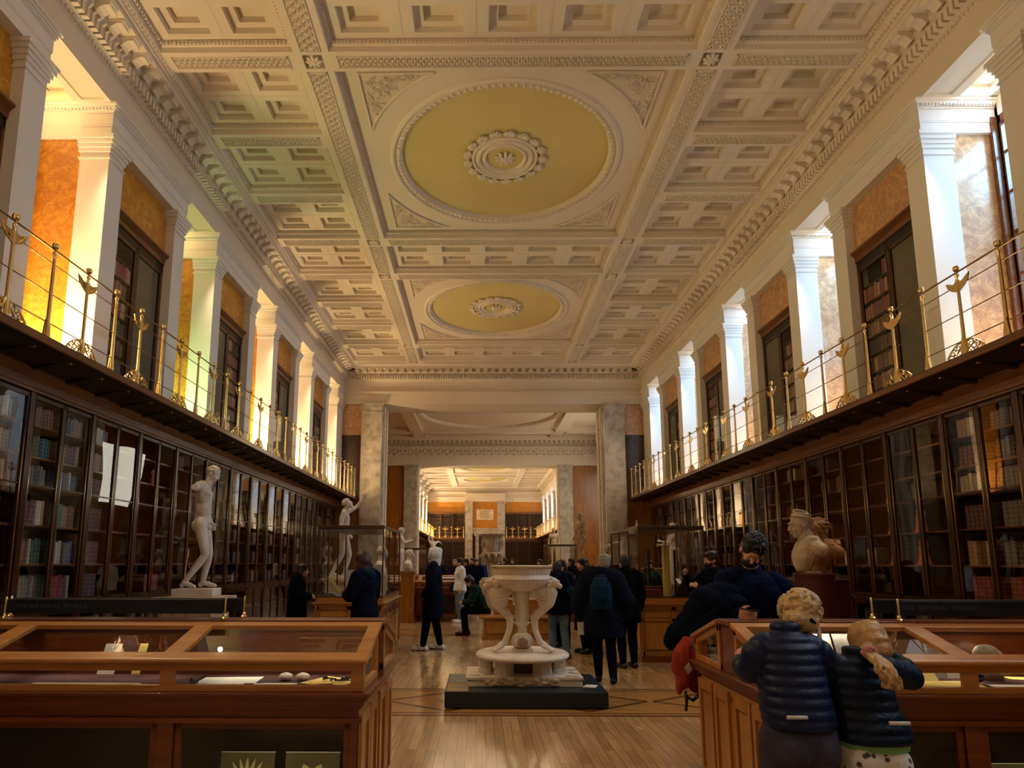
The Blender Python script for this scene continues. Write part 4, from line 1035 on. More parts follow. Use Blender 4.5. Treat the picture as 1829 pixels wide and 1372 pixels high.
# busts
def bust(kind, loc, rz, label, mt, k=1.15):
    J = joints(k, head=(0,.075,.475), neck=(0,.0,.34), chest=(0,0,.16), pelvis=(0,0,-.15), waist=(0,0,0), sl=(-.18,-.01,.29), sr=(.18,-.01,.29), hf=(0,1,-.08 if kind == 'turban' else -.40)); m = MB(); F = frame(J['hf'], J['hu'])
    head(m, J['head'], F, k*1.12, beard=(kind == 'wild')); m.cap(J['neck']-Vector((0,0,.10)), .095*k, J['head']-F@Vector((0,.02,.04))*k, .068*k)
    m.loft([((0,.07*k,.0),.07*k,.06*k),((0,.07*k,.06*k),.11*k,.085*k),((0,.05*k,.15*k),.165*k,.115*k),((0,.01*k,.24*k),.205*k,.125*k),((0,-.01,.31*k),.17*k,.105*k),((0,-.01,.37*k),.09*k,.085*k)], 26)
    for s in (-1, 1): m.cap((s*.10*k,0,.26*k), .09*k, (s*.215*k,-.03*k,.22*k), .068*k)
    rr = random.Random(12)
    if kind == 'turban':
        for i in range(8):
            ellm(m, J['head']+F@Vector((0,-.03,.065+.012*i))*k, ((.104-.006*i)*k, (.122-.006*i)*k, .017*k), F @ Euler((.30+.16*math.sin(i*1.3), .26*math.cos(i*2), 0)).to_matrix(), 22, 8)
        m.cap(J['head']+F@Vector((.02,-.11,.04))*k, .040*k, J['head']+F@Vector((.02,-.13,-.03))*k, .022*k)
        for i in range(13):         # drapery folds falling from the shoulders to a point in front
            a = -1.5+i*.25; p0 = Vector((.11*k*math.sin(a)*1.5, -.01+.06*k*math.cos(a), .345*k)); p1 = Vector((.19*k*math.sin(a), .02+.12*k*math.cos(a), .20*k)); p2 = Vector((.09*k*math.sin(a), .05+.10*k*math.cos(a), .02*k))
            m.tube([p0, p0.lerp(p1,.5)+Vector((0,.012,0)), p1, p1.lerp(p2,.5), p2], [.014,.018,.016,.013,.008], 7)
        m.tube([(.06*k*math.cos(t*.5+3.6),.03+.075*k*math.sin(t*.5+3.6)*-1,.355*k) for t in range(8)], .018, 7)
    else:
        for i in range(110):
            a = rr.uniform(0,2*PI); z = rr.uniform(-.6,1); w = math.sqrt(1-z*z); x, y = w*math.cos(a), w*math.sin(a)
            if y > .45 and z < .4: continue
            p = J['head']+F@Vector((.085*x, -.02+.10*y, .03+.095*z))*k*1.1; d = (F@Vector((x*.6, y*.6-.35, -.55))).normalized(); m.tube([p, p+d*.035+Vector((0,0,.012)), p+d*.065], [.016,.015,.007], 6)
        for i in range(26):
            a = (i-13)/13*1.3; m.tube([J['head']+F@Vector((.062*math.sin(a),.035+.05*math.cos(a),-.05))*k*1.1, J['head']+F@Vector((.066*math.sin(a),.05+.06*math.cos(a),-.10))*k*1.1, J['head']+F@Vector((.045*math.sin(a),.05+.055*math.cos(a),-.15-.02*(i%3)))*k*1.1], [.015,.016,.007], 6)
        m.tube([(-.20*k,.0,.30*k),(-.06*k,.135*k,.25*k),(.06*k,.15*k,.12*k),(.06*k,.12*k,.02)], [.024,.022,.020,.014], 8)
        m.tube([(-.2*k,-.06,.29*k),(-.1*k,-.12*k,.34*k),(.05*k,-.12*k,.35*k)], .028, 8)
    e = empty('portrait_bust', loc, rz, label, 'bust'); e.children
    o = m.build('carved_head', mt, parent=e, remesh=.0055, smiter=1); o.location.z = .10 if kind == 'wild' else .02
    b = MB(); b.lathe([(.13,0),(.13,.03),(.10,.04),(.06,.07),(.07,.12)] if kind == 'wild' else [(.12,0),(.12,.03)], n=24); b.build('socle', mt, parent=e, smooth=False)
    return e
bust('turban', (3.66, 8.0, 1.47), PI/2-.05, 'grey-white marble bust of a man in a soft cloth cap', STATUE_T, 1.2)
bust('wild', (4.03, 8.35, 1.39), PI/2+.1, 'reddish terracotta bust of a bearded wild-haired man looking down', CLAY, 1.13)
PORPH = mat('dark_red_porphyry_paint', (.085,.012,.014), .45, noise=.3, nscale=6)
pedestal(3.70, 8.0, .48, 1.47, 'dark red round pedestal under the marble bust in a cap', PORPH, 'bust_pedestal', round_=True)
pedestal(4.08, 8.40, .50, 1.39, 'dark red round pedestal under the terracotta bust', PORPH, 'bust_pedestal', round_=True)
def mini_bust(x, y, z, k, rz, label, mt, ph, plabel, pm):
    J = joints(k, head=(0,.05,.45), neck=(0,0,.31), hf=(0,1,0)); m = MB(); F = frame(J['hf'], J['hu']); head(m, J['head'], F, k*1.1); m.cap(J['neck']-Vector((0,0,.1)), .07*k, J['head'], .06*k)
    m.loft([((0,.02,.0),.09*k,.07*k),((0,.02,.08*k),.16*k,.10*k),((0,0,.2*k),.19*k,.11*k),((0,0,.28*k),.09*k,.08*k)], 16); curls(m, J, 50, .028, 4)
    e = empty('portrait_bust', (x,y,z), rz, label, 'bust'); m.build('carved_head', mt, parent=e, remesh=.012, smiter=2)
    if ph: pedestal(x, y, ph, z, plabel, pm, 'bust_pedestal')
mini_bust(-2.43, 17.2, 1.36, 1.0, -PI/2, 'small white marble bald bust turned right on an amber block', STATUE, .42, 'amber wooden block under the small bald bust', ORANGE_W)
mini_bust(-2.62, 13.6, 1.32, 1.05, -PI/2+.3, 'white marble bust seen through the left glass case', STATUE, .46, 'dark purple pedestal behind the left glass case', BLACK)
mini_bust(4.05, 22.3, 1.52, 1.25, PI/2+.4, 'tan marble bust of a curly long-haired head below the cloaked figure', STATUE_T, .6, 'dark pedestal under the curly-haired bust', BLACK)

# the marble tripod basin on its dark plinth
PL = empty('display_plinth', (.035, 7.80, 0), label='low dark blue-black plinth under the large marble tripod basin', cat='plinth')
m = MB(); m.box(-.905,-.60,.012,.905,.55,.185); m.build('plinth_box', mat('blue_black_paint', (.006,.016,.028), .35), parent=PL, bevel=.012)
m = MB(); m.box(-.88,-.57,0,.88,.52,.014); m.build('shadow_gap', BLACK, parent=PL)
lb = MB(); lb.box(-.885,-.595,.186,-.64,-.05,.190); o = lb.build('floor_label', mat('tan_card', (.30,.20,.10), .6)); o.location = (.035,7.8,0); tag(o, 'tan card label with a black arrow on the plinth, left of the basin', 'label')
lb = MB(); lb.add([(-.82,-.30,.1925),(-.70,-.20,.1925),(-.69,-.42,.1925)], [(0,1,2)]); q = lb.build('arrow_mark', BLACK, parent=o)
lb = MB(); lb.prism([(.66,-.33),(.80,-.36),(.86,-.22),(.73,-.18)], 'z', .187, .191); o2 = lb.build('caption_card', PAPER); o2.location = (.035,7.8,0); tag(o2, 'white caption card lying on the plinth right of the basin', 'label')
V = empty('tripod_basin', (.035, 7.85, .186), label='large carved marble tripod basin with winged lion-headed legs on the dark plinth', cat='vase')
m = MB()     # broken moulded slab
m.box(-.665,-.36,0,.665,.36,.05); m.box(-.65,-.345,.05,.65,.345,.075); m.box(-.675,-.37,.075,.675,.37,.108)
m.build('broken_slab', STATUE, parent=V, bevel=.004)
m = MB(); rr = random.Random(5)
for i in range(120):
    x = rr.uniform(-.42,.38); m.ell((x, -.362-rr.uniform(0,.016), rr.uniform(.015,.095)), (rr.uniform(.03,.07), rr.uniform(.010,.02), rr.uniform(.012,.03)), (0,0,rr.uniform(-20,20)), n=8, m=5)
m.box(-.42,-.365,.01,.38,-.34,.10)
for i in range(16): m.ell((rr.choice((-1,1))*rr.uniform(.4,.64), rr.uniform(-.34,.2), .108), (.06,.04,.010), n=7, m=5)
m.build('weathered_break', STATUE_T, parent=V, remesh=.006)
m = MB()     # four carved supports and the core
m.box(-.13,-.1,.10,.13,.12,.285)
m.build('dark_core', mat('grey_core_stone', (.17,.13,.09), .8), parent=V)
def support(ang, r, lion):
    q = MB(); q.box(-.085,-.07,0,.085,.07,.175)
    for zz, ww in ((.0,.095),(.155,.10)): q.box(-ww,-.08,zz,ww,.08,zz+.022)
    if lion:
        q.ell((0,-.085,.085), (.055,.035,.065)); q.ell((0,-.118,.075), (.02,.02,.025))
        for s in (-1,1): q.ell((s*.022,-.112,.10), (.012,.01,.01)); q.cap((s*.05,-.08,.13), .022, (s*.062,-.08,.03), .018, 8)
        q.ell((0,-.09,.145), (.055,.03,.02)); q.ell((0,-.115,.05), (.018,.012,.01))
    else:
        for i in range(6): q.cap((-.07+.028*i,-.07,.03), .010, (-.07+.028*i,-.07,.145), .010, 6)
    o = q.build('carved_support', STATUE, parent=V, remesh=.0042); o.location = (r*math.sin(ang), -r*math.cos(ang), .108); o.rotation_euler.z = ang
support(-.75, .33, True); support(.70, .33, True); support(-1.75, .44, False); support(1.75, .44, False); support(PI, .3, False)
m = MB(); m.lathe([(.0,.28),(.53,.28),(.555,.292),(.565,.312),(.555,.332),(.535,.345),(.0,.345)], n=72); m.build('round_slab', STATUE, parent=V, auto=30)
m = MB()     # column with calyx and fluted bulb on a small square block
m.box(-.125,-.105,.345,.125,.105,.385)
fl_ = lambda a, u, r, z: 1+.06*math.cos(18*a)
m.lathe([(.06,.385),(.10,.40),(.125,.45),(.125,.49),(.10,.54),(.06,.565)], n=90, fn=fl_)
m.lathe([(.055,.56),(.06,.60),(.05,.62),(.05,.63)], n=30)
m.lathe([(.05,.62),(.065,.655),(.09,.68),(.11,.69),(.085,.695)], n=60, fn=lambda a, u, r, z: 1+.10*math.cos(9*a)*u)
m.lathe([(.075,.69),(.085,.75),(.08,.9),(.09,1.0),(.115,1.09),(.115,1.1)], n=48, fn=lambda a, u, r, z: 1+.035*math.cos(12*a+z*22))
m.build('centre_column', STATUE, parent=V, auto=50)
m = MB(); m.ell((0,-.13,.46), (.065,.02,.06)); m.build('bulb_repair_patch', mat('brown_repair', (.30,.18,.12), .7), parent=V, smooth=True)
m = MB()     # basin
m.lathe([(.0,1.06),(.12,1.065),(.20,1.085),(.275,1.115),(.325,1.145),(.352,1.175),(.358,1.20),(.350,1.215)], n=336, fn=lambda a, u, r, z: 1+.030*abs(math.cos(21*a))**.7*min(1,u*2.5)*min(1,(1-u)*5))
m.lathe([(.355,1.19),(.372,1.21),(.365,1.235),(.345,1.25),(.338,1.262),(.342,1.275)], n=96)
m.lathe([(.342,1.27),(.344,1.275),(.349,1.338),(.350,1.345)], n=432, fn=lambda a, u, r, z: 1+.018*math.cos(54*a)*(1 if 0<u<1 else 0), close=False)
m.lathe([(.348,1.345),(.375,1.355),(.385,1.366),(.375,1.376),(.35,1.372),(.32,1.33),(.2,1.18),(0,1.13)], n=96, close=False)
m.build('fluted_basin', STATUE, parent=V, auto=40, recalc=True)
def lion_leg(ang, lab=None):
    q = MB(); P = lambda r, z, t=0: (t, -r, z)
    # S curve: haunch under the bowl, knee in, ankle out, paw
    q.cap(P(.30,1.17), .055, P(.375,1.05), .072); q.cap(P(.375,1.05), .072, P(.34,.93), .065); q.cap(P(.34,.93), .065, P(.20,.80), .052); q.cap(P(.20,.80), .052, P(.155,.735), .047)
    q.cap(P(.155,.735), .047, P(.165,.60), .036); q.cap(P(.165,.60), .036, P(.225,.46), .036); q.cap(P(.225,.46), .038, P(.28,.425), .04)
    for t in (-.045,-.016,.016,.045): q.cap(P(.27,.42,t*.9), .024, P(.355,.385,t*1.25), .019, 8); q.ell(P(.375,.375,t*1.3), .017)
    # lion head and mane looking outwards
    q.ell(P(.40,1.165), (.058,.062,.066)); q.cap(P(.42,1.15), .042, P(.475,1.13), .030); q.ell(P(.487,1.137), (.026,.014,.014)); q.ell(P(.475,1.105), (.022,.02,.010)); q.ell(P(.455,1.185), (.045,.02,.014))
    for s in (-1,1): q.ell(P(.44,1.175,s*.03), (.012,.012,.010)); q.ell(P(.385,1.215,s*.05), (.018,.014,.018))
    for i in range(14): a = i/14*2*PI; q.cap(P(.375,1.165+.06*math.cos(a),.065*math.sin(a)), .020, P(.34,1.155+.085*math.cos(a),.085*math.sin(a)), .018, 6)
    e_ = empty('lion_leg', (0,0,0))
    bpy.data.objects.remove(e_)
    o = q.build('lion_leg', STATUE, parent=V, remesh=.005, smiter=1)
    w = MB()
    for s in (-1,1):
        pts = [(-.37,1.07),(-.35,1.12),(-.30,1.155),(-.22,1.165),(-.15,1.16),(-.115,1.135),(-.125,1.11),(-.17,1.10),(-.165,1.07),(-.20,1.055),(-.19,1.02),(-.225,1.0),(-.22,.965),(-.27,.94),(-.33,.95),(-.37,1.0)]
        w.prism([(x, 1.12+(z-1.12)*1.2-.03) for x, z in pts], 'x', s*.058, s*.092)
        for i in range(6): w.tube([(s*.092,-.335+.012*i,.93+.034*i),(s*.099,-.27+.016*i,.945+.036*i),(s*.094,-.205+.014*i,.965+.034*i)], [.010,.014,.009], 6)
    ww = w.build('wing', STATUE, parent=o, bevel=.006)
    o.rotation_euler.z = ang
for a in (-1.25, 1.25, PI): lion_leg(a)

# tall calyx vase further down the gallery
V2 = empty('marble_krater', (-.10, 20.0, 0), label='tall carved marble vase on a stand beyond the seated visitor', cat='vase')
m = MB(); m.lathe([(.30,1.9),(.31,2.0),(.30,2.2),(.315,2.38),(.36,2.44),(.44,2.46),(.44,2.48),(.36,2.48),(.3,2.40),(0,2.2)], n=40); m.lathe([(0,1.88),(.2,1.84),(.33,1.82),(.35,1.86),(.33,1.90),(.30,1.90)], n=40)
for i in range(9): a = i*.7; m.tube([(.30*math.cos(a),.30*math.sin(a),1.98),(.325*math.cos(a+.1),.325*math.sin(a+.1),2.15),(.31*math.cos(a),.31*math.sin(a),2.34)], [.03,.045,.025], 6)
m.build('relief_bowl', STATUE_T, parent=V2, auto=50)
m = MB()
for i in range(10): a = i*2*PI/10; m.cap((.30*math.cos(a),.30*math.sin(a),1.80), .06, (.2*math.cos(a),.2*math.sin(a),1.62), .04); m.ell((.36*math.cos(a),.36*math.sin(a),1.78), (.05,.05,.06))
m.cap((0,0,1.75), .22, (0,0,1.5), .10); m.build('carved_underside', STATUE_T, parent=V2, remesh=.02)
m = MB()
for a in (0.3, 2.4, 4.5): m.cap((.17*math.cos(a),.17*math.sin(a),1.55), .05, (.12*math.cos(a),.12*math.sin(a),1.15), .04)
m.cap((0,0,1.6), .05, (0,0,1.1), .05); m.lathe([(.34,1.0),(.34,1.1),(.28,1.12),(0,1.12)], n=24); m.box(-.4,-.4,.15,.4,.4,1.0); m.box(-.5,-.5,0,.5,.5,.15); m.build('carved_stand', STATUE_T, parent=V2)
# bronze jar behind the right case
m = MB(); m.lathe([(.16,0),(.22,.03),(.30,.2),(.29,.32),(.24,.40),(.22,.44),(.26,.5),(.30,.52),(.28,.53),(.2,.45)], n=32); o = m.build('bronze_jar', BRONZE, smooth=True); o.location = (3.42,14.2,.95); tag(o, 'brown bronze jar with flared rim seen through the right glass case', 'jar')
pedestal(3.42, 14.2, .62, .95, 'dark block under the bronze jar', BLACK)
# ---------------------------------------------------------------- desk show cases (gable-topped, oak)
VELVET = mat('dark_red_lining', (.05,.006,.006), .9)
def desk_case(nb=3, bay=1.095):
    """inner end at x=0, running to -x; near face y=0 (0 = near ledge), far face y=1.30"""
    e = empty('desk_case'); L = nb*bay; D = 1.30; zl = .90
    m = MB()      # base carcass
    m.box(-L+.06, .10, 0, -.06, D-.10, .10)
    m.box(-L+.05, .62, .10, -.05, .68, .80)
    for k in range(nb+1):
        x = -k*bay; w_ = .045
        a, b = (x-.09, x-.05) if k == 0 else ((x+.05, x+.09) if k == nb else (x-w_, x+w_))
        for y0, y1 in ((.06,.12),(D-.12,D-.06)): m.box(a, y0, .10, b, y1, .74)
    m.box(-L+.05, .06, .10, -.05, .12, .17); m.box(-L+.05, D-.12, .10, -.05, D-.06, .17)
    m.box(-L+.05, .10, .10, -.05, D-.10, .13)
    m.build('base_frame', OAK_D, parent=e, bevel=.004)
    for x0, x1, sg in ((-.09,-.045,1),(-L+.045,-L+.09,-1)):      # end panels with raised vertical fields
        m = MB(); m.box(x0+.002*sg, .08, .10, x1, D-.08, .799); xo = x1 if sg > 0 else x0; W2 = sg*.022
        for y0, y1 in ((.065,.33),(.36,.605),(.695,.94),(.97,1.235)):
            m.box(xo, y0, .12, xo+W2, y0+.038, .78); m.box(xo, y1-.038, .12, xo+W2, y1, .78); m.box(xo, y0+.038, .12, xo+W2, y1-.038, .18); m.box(xo, y0+.038, .71, xo+W2, y1-.038, .78)
            m.box(xo, y0+.06, .2, xo+sg*.010, y1-.06, .69)
        m.build('end_panel', OAK_Z, parent=e, bevel=.003)
    m = MB()      # frieze and ledge mouldings
    for z0, z1, d in ((.735,.76,.035),(.76,.81,.0+.01),(.81,.83,.03),(.83,.865,.045),(.865,.885,.065),(.885,.90,.08)): m.box(-L+.06-d, .08-d, z0, -.06+d, D-.08+d, z1)
    m.box(-L+.05, .055, .10, -.05, .06, .10)
    m.build('frieze', OAK_D, parent=e, bevel=.004)
    m = MB()      # glazed lower doors, dark inside
    for k in range(nb):
        a, b = -(k+1)*bay+.05, -k*bay-.05
        if k == nb-1: a += .04
        if k == 0: b -= .04
        for y0, y1 in ((.075,.10),(D-.10,D-.075)):
            dm = MB(); dm.box(a, y0, .17, a+.035, y1, .735); dm.box(b-.035, y0, .17, b, y1, .735); dm.box(a, y0, .17, b, y1, .205); dm.box(a, y0, .70, b, y1, .735)
            d = dm.build('glazed_door', OAK_D, parent=e)
            g = MB(); yy = (y0+y1)/2; g.quad((a+.035,yy,.205),(b-.035,yy,.205),(b-.035,yy,.70),(a+.035,yy,.70)); g.build('glass_pane', GLASS_C, parent=d, recalc=False)
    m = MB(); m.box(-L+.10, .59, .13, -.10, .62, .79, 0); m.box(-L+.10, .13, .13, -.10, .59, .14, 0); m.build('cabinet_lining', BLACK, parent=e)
    # upper glazed part
    y0, y1, yr, zb, zt = .04, D-.04, D/2, .90, 1.055
    m = MB()
    for yy, q in ((y0, 1), (y1, -1)):
        m.box(-L+.02, yy, zb, -.02, yy+q*.03, zb+.035); m.box(-L+.02, yy, 1.01, -.02, yy+q*.03, zt)
        for k in range(nb+1):
            x = -k*bay; a, b = (x-.09, x-.022) if k == 0 else ((x+.022, x+.09) if k == nb else (x-.04, x+.04)); m.box(a, yy-q*.0015, zb+.001, b, yy+q*.0285, zt-.001)
        # sloping frame
        ym, zm = yr-q*.12, 1.20
        def S(u, dz=0): return (yy+(ym-yy)*u, zt+(zm-zt)*u+dz)
        def slab(xa, xb, u0, u1): a_, b_ = S(u0), S(u1); m.prism([(a_[0],a_[1]),(b_[0],b_[1]),(b_[0],b_[1]+.028),(a_[0],a_[1]+.028)], 'x', xa, xb)
        slab(-L, -.0, -.03, .13); slab(-L, 0, .88, 1.0)
        for k in range(nb+1):
            x = -k*bay; a, b = (x-.075, x+.0015) if k == 0 else ((x-.0015, x+.075) if k == nb else (x-.055, x+.055)); zt += .0012; zm += .0012; slab(a, b, -.028, .999); zt -= .0012; zm -= .0012
        m.tube([(0, S(-.03)[0], S(-.03)[1]+.014), (-L, S(-.03)[0], S(-.03)[1]+.014)], .015, 8)
        # gable end frames
        for xa, xb in ((-.05,-.02),(-L+.02,-L+.05)):
            def T(ya, za, yb, zb2, w): m.prism([(ya,za),(yb,zb2),(yb,zb2-w),(ya,za-w)], 'x', xa, xb)
            m.box(xa+.001, yy+q*.002, zb+.001, xb+.001, ym, zb+.041); m.box(xa+.0015, yy-q*.001, zb+.0015, xb+.0015, yy+q*.045, zt-.002); m.box(xa, ym-q*.04, zb, xb, ym, zm); T(yy, zt, ym, zm, .045)
    m.build('glazing_frame', OAK, parent=e, bevel=.003)
    m = MB(); m.box(-L+.03, yr-.12, zb, -.045, yr-.09, 1.21); m.box(-L+.03, yr+.09, zb, -.045, yr+.12, 1.21); m.box(-L+.03, yr-.09, zb, -.06, yr+.09, 1.195)
    m.box(-L-.005, yr-.125, 1.205, .005, yr+.125, 1.222); m.box(-L-.0, yr-.10, 1.222, .0, yr+.10, 1.236); m.build('ridge_board', OAK_D, parent=e, bevel=.004)
    m = MB()
    for yy, q in ((y0, 1), (y1, -1)):
        ym, zm = yr-q*.12, 1.20
        for k in range(nb):
            a, b = -(k+1)*bay+.05, -k*bay-.05; c0, c1 = (yy+(ym-yy)*.12, zt+(zm-zt)*.12+.014), (yy+(ym-yy)*.9, zt+(zm-zt)*.9+.014)
            m.quad((a,c0[0],c0[1]),(b,c0[0],c0[1]),(b,c1[0],c1[1]),(a,c1[0],c1[1])); m.quad((a,yy+q*.012,zb+.03),(b,yy+q*.012,zb+.03),(b,yy+q*.012,1.015),(a,yy+q*.012,1.015))
        for x in (-.035, -L+.035): m.add([(x,yy+q*.04,zb+.03),(x,ym-q*.03,zb+.03),(x,ym-q*.03,zm-.04),(x,yy+q*.04,zt-.03)], [(0,1,2,3)])
    m.build('glass_pane', GLASS_C, parent=e, recalc=False)
    m = MB(); m.box(-L+.07, .075, .90, -.07, yr-.12, .908); m.box(-L+.07, yr+.12, .90, -.07, D-.075, .908); m.build('display_bed', VELVET, parent=e)
    return e
dc = desk_case()
dc.location = (-1.09, 3.50, 0); tag(dc, 'honey oak gable-topped desk show case in the near left foreground', 'display case', 'oak desk show cases')
d2 = copy_tree(dc); d2.location = (1.08+3*1.095, 3.50, 0); tag(d2, 'honey oak gable-topped desk show case two children lean on', 'display case', 'oak desk show cases')
d3 = copy_tree(dc); d3.location = (-1.05, 17.4, 0); tag(d3, 'small distant oak desk show case behind the hooded man', 'display case', 'oak desk show cases')
d4 = copy_tree(dc); d4.location = (1.15+3.285, 17.4, 0); tag(d4, 'distant oak desk show case behind the people on the right', 'display case', 'oak desk show cases')
# narrow warm area lights inside the near desk cases, brightening the papers
for sx, p in ((-1, 1.0), (1, 1.35)):
    for k in range(3):
        xc = sx*(1.085+1.095*(k+.5)); L_ = area('case_inner_light', (xc, 4.02, 1.165), (0, -.35, -1), .95, .02, 1.0*p, (1,.90,.68)); L_.data.size_y = .02; L_.data.spread = math.radians(75)
        if k < 2: area('cupboard_light', (xc, 3.66, .69), (0, .35, -1), .8, .02, .55, (1,.88,.6), 120)  # added to brighten the pictures in the cupboards
def sheet(x, y, z, w, d, rz, mt, label, cat='paper', name='paper_sheet', t=.004, group=None, tilt=0, parts=None):
    m = MB(); m.box(-w/2, -d/2, 0, w/2, d/2, t); o = m.build(name, mt); o.location = (x, y, z); o.rotation_euler = (tilt, 0, rz); tag(o, label, cat, group)
    if parts: parts(o)
    return o
zb = .909
CARD = mat('cream_card', (.80,.76,.66), .8); CARDY = mat('yellow_manuscript', (.82,.60,.14), .7, noise=.15, nscale=8); GREYC = mat('grey_card', (.42,.40,.36), .7)
sheet(-1.95, 3.78, zb, .36, .26, .08, CARD, 'white card under the glass beside the black clip, near left case')
sheet(-1.62, 3.66, zb, .20, .13, 0, CARD, 'small white caption card below the pair of pale objects, near left case', 'label')
sheet(-1.77, 3.66, zb, .10, .11, 0, CARD, 'small square caption card next to the white card, near left case', 'label')
sheet(-1.34, 3.78, zb, .26, .24, -.5, CARDY, 'cream sheet under the dark twigs, near left case')
sheet(-2.72, 3.66, zb, .62, .10, 0, CARD, 'long pale strip card in the second bay, near left case', 'label')
sheet(-2.74, 3.95, 1.01, .10, .19, .05, CARD, 'tilted white picture card in the second bay of the left case', tilt=1.1)
sheet(-2.56, 3.96, 1.01, .05, .19, 0, CARDY, 'narrow gilt upright card in the second bay of the left case', tilt=1.1)
sheet(-1.35, 3.66, zb, .0+.09, .09, .2, CARD, 'tiny square caption near the right end of the left case', 'label')
for i, x in enumerate((-1.62,-1.52)):
    m = MB(); m.ell((0,0,.022), (.042,.037,.022)); m.ell((0,.0,.036), (.018,.016,.01)); o = m.build('carved_shell', STATUE, smooth=True); o.location = (x, 3.83, zb+.0); tag(o, ['left','right'][i]+' one of two small pale shells in the near left case', 'shell', 'pale shells')
m = MB(); rr = random.Random(2)
for i in range(14): x, y = rr.uniform(-.09,.09), rr.uniform(-.06,.06); a = rr.uniform(0,3); m.cap((x,y,.012+.004*(i%3)), .006, (x+.06*math.cos(a),y+.04*math.sin(a),.014), .004, 6)
o = m.build('twig_specimen', BLACK); o.location = (-1.30,3.78,zb+.004); tag(o, 'dark twiggy specimen on a cream sheet, near left case', 'specimen')
m = MB(); m.prism([(-.05,0),(.05,0),(.03,.03),(-.04,.045)], 'x', 0, .01); m.cap((0,-.04,.01), .006, (.05,.05,.04), .006); o = m.build('metal_clip', BLACK); o.location = (-2.10,3.68,zb); tag(o, 'black clip at the end of the white card, near left case', 'clip')
# right case contents
sheet(1.595, 3.975, 1.04, .19, .27, 0, CARD, 'bright white open page below the glass left of the fair girl', tilt=1.15)
sheet(1.755, 3.975, 1.04, .10, .27, 0, GREYC, 'grey page beside the bright white page, right case', tilt=1.15)
sheet(2.16, 3.74, zb, .50, .24, 0, CARDY, 'yellow manuscript sheet right of the ponytail girl')
sheet(2.275, 3.96, 1.01, .085, .20, 0, GREYC, 'small grey upright card behind the yellow sheet', tilt=1.2)
sheet(2.365, 3.96, 1.01, .085, .20, 0, CARD, 'small white upright card behind the yellow sheet', tilt=1.2)
sheet(2.10, 3.90, .96, .24, .16, 0, CARDY, 'yellow patterned page leaning behind the ponytail girl, right case', tilt=.8)
sheet(2.62, 3.68, zb, .50, .14, 0, CARD, 'long white label in the second bay of the right case', 'label')
sheet(2.92, 3.92, zb, .44, .10, -.25, CARDY, 'slim pale stick-like sheet at the right edge of the right case')
m = MB(); m.ell((0,0,.05), (.075,.05,.055)); m.ell((.07,.01,.035), (.03,.04,.035)); m.box(-.06,-.04,-.10,.06,.04,.0); o = m.build('stone_specimen', STATUE_T, smooth=True); o.location = (2.58,3.94,zb+.10); tag(o, 'round grey-brown stone under the glass of the right case', 'specimen')
m = MB(); m.ell((0,0,.03), (.07,.03,.03)); o = m.build('dark_specimen', BLACK, smooth=True); o.location = (2.48-.1,3.80,zb+.004); tag(o, 'shiny black oval specimen beside the yellow sheet', 'specimen')
# botanical pictures standing in the lower cupboards
LEAFB = mat('olive_picture_ground', (.15,.13,.045), .8, noise=.3, nscale=5); LEAF = mat('pressed_leaf_yellow', (.66,.64,.24), .7, noise=.2, nscale=14)
def picture(x, y, z, w, h, label, seed):
    e = empty('botanical_picture', (x, y, z), 0, label, 'picture', 'botanical pictures'); e.rotation_euler.x = -.12
    m = MB(); m.box(-w/2, 0, 0, w/2, .006, h); m.build('picture_ground', LEAFB, parent=e); rr = random.Random(seed)
    m = MB(); m.box(-w/2-.002, -.001, h-.003, w/2+.002, .008, h+.001); m.build('white_edge', PAPER, parent=e)
    m = MB(); n = 9 if seed == 1 else 4
    for i in range(n):
        a = -1.1+2.2*i/(n-1); L = h*(.50 if seed == 1 else .42); c = Vector((0, -.002, h*.42)); wd = .012 if seed == 1 else .035
        p = c+Vector((math.sin(a), 0, math.cos(a)))*L*.15; q = c+Vector((math.sin(a), 0, math.cos(a)))*L; nn = Vector((math.cos(a), 0, -math.sin(a)))*wd
        md = p.lerp(q, .55); pts = [p, p.lerp(md,.5)+nn*.8, md+nn, q.lerp(md,.4)+nn*.6, q, q.lerp(md,.4)-nn*.6, md-nn, p.lerp(md,.5)-nn*.8]
        m.add([tuple(v+Vector((0,-.0005*i,0))) for v in pts], [tuple(range(8))])
    m.ell((-.10,-.003,h*.62), (.045,.002,.03)) if seed == 1 else None
    m.build('leaf_print', LEAF, parent=e, recalc=False)
picture(-1.85, 3.88, .14, .32, .345, 'botanical picture with narrow fanned leaves in the left case cupboard', 1)
picture(-1.465, 3.88, .14, .32, .345, 'botanical picture with broad pale leaves in the left case cupboard', 2)
picture(2.62, 3.88, .14, .42, .30, 'mossy green botanical picture in the right case cupboard', 3)
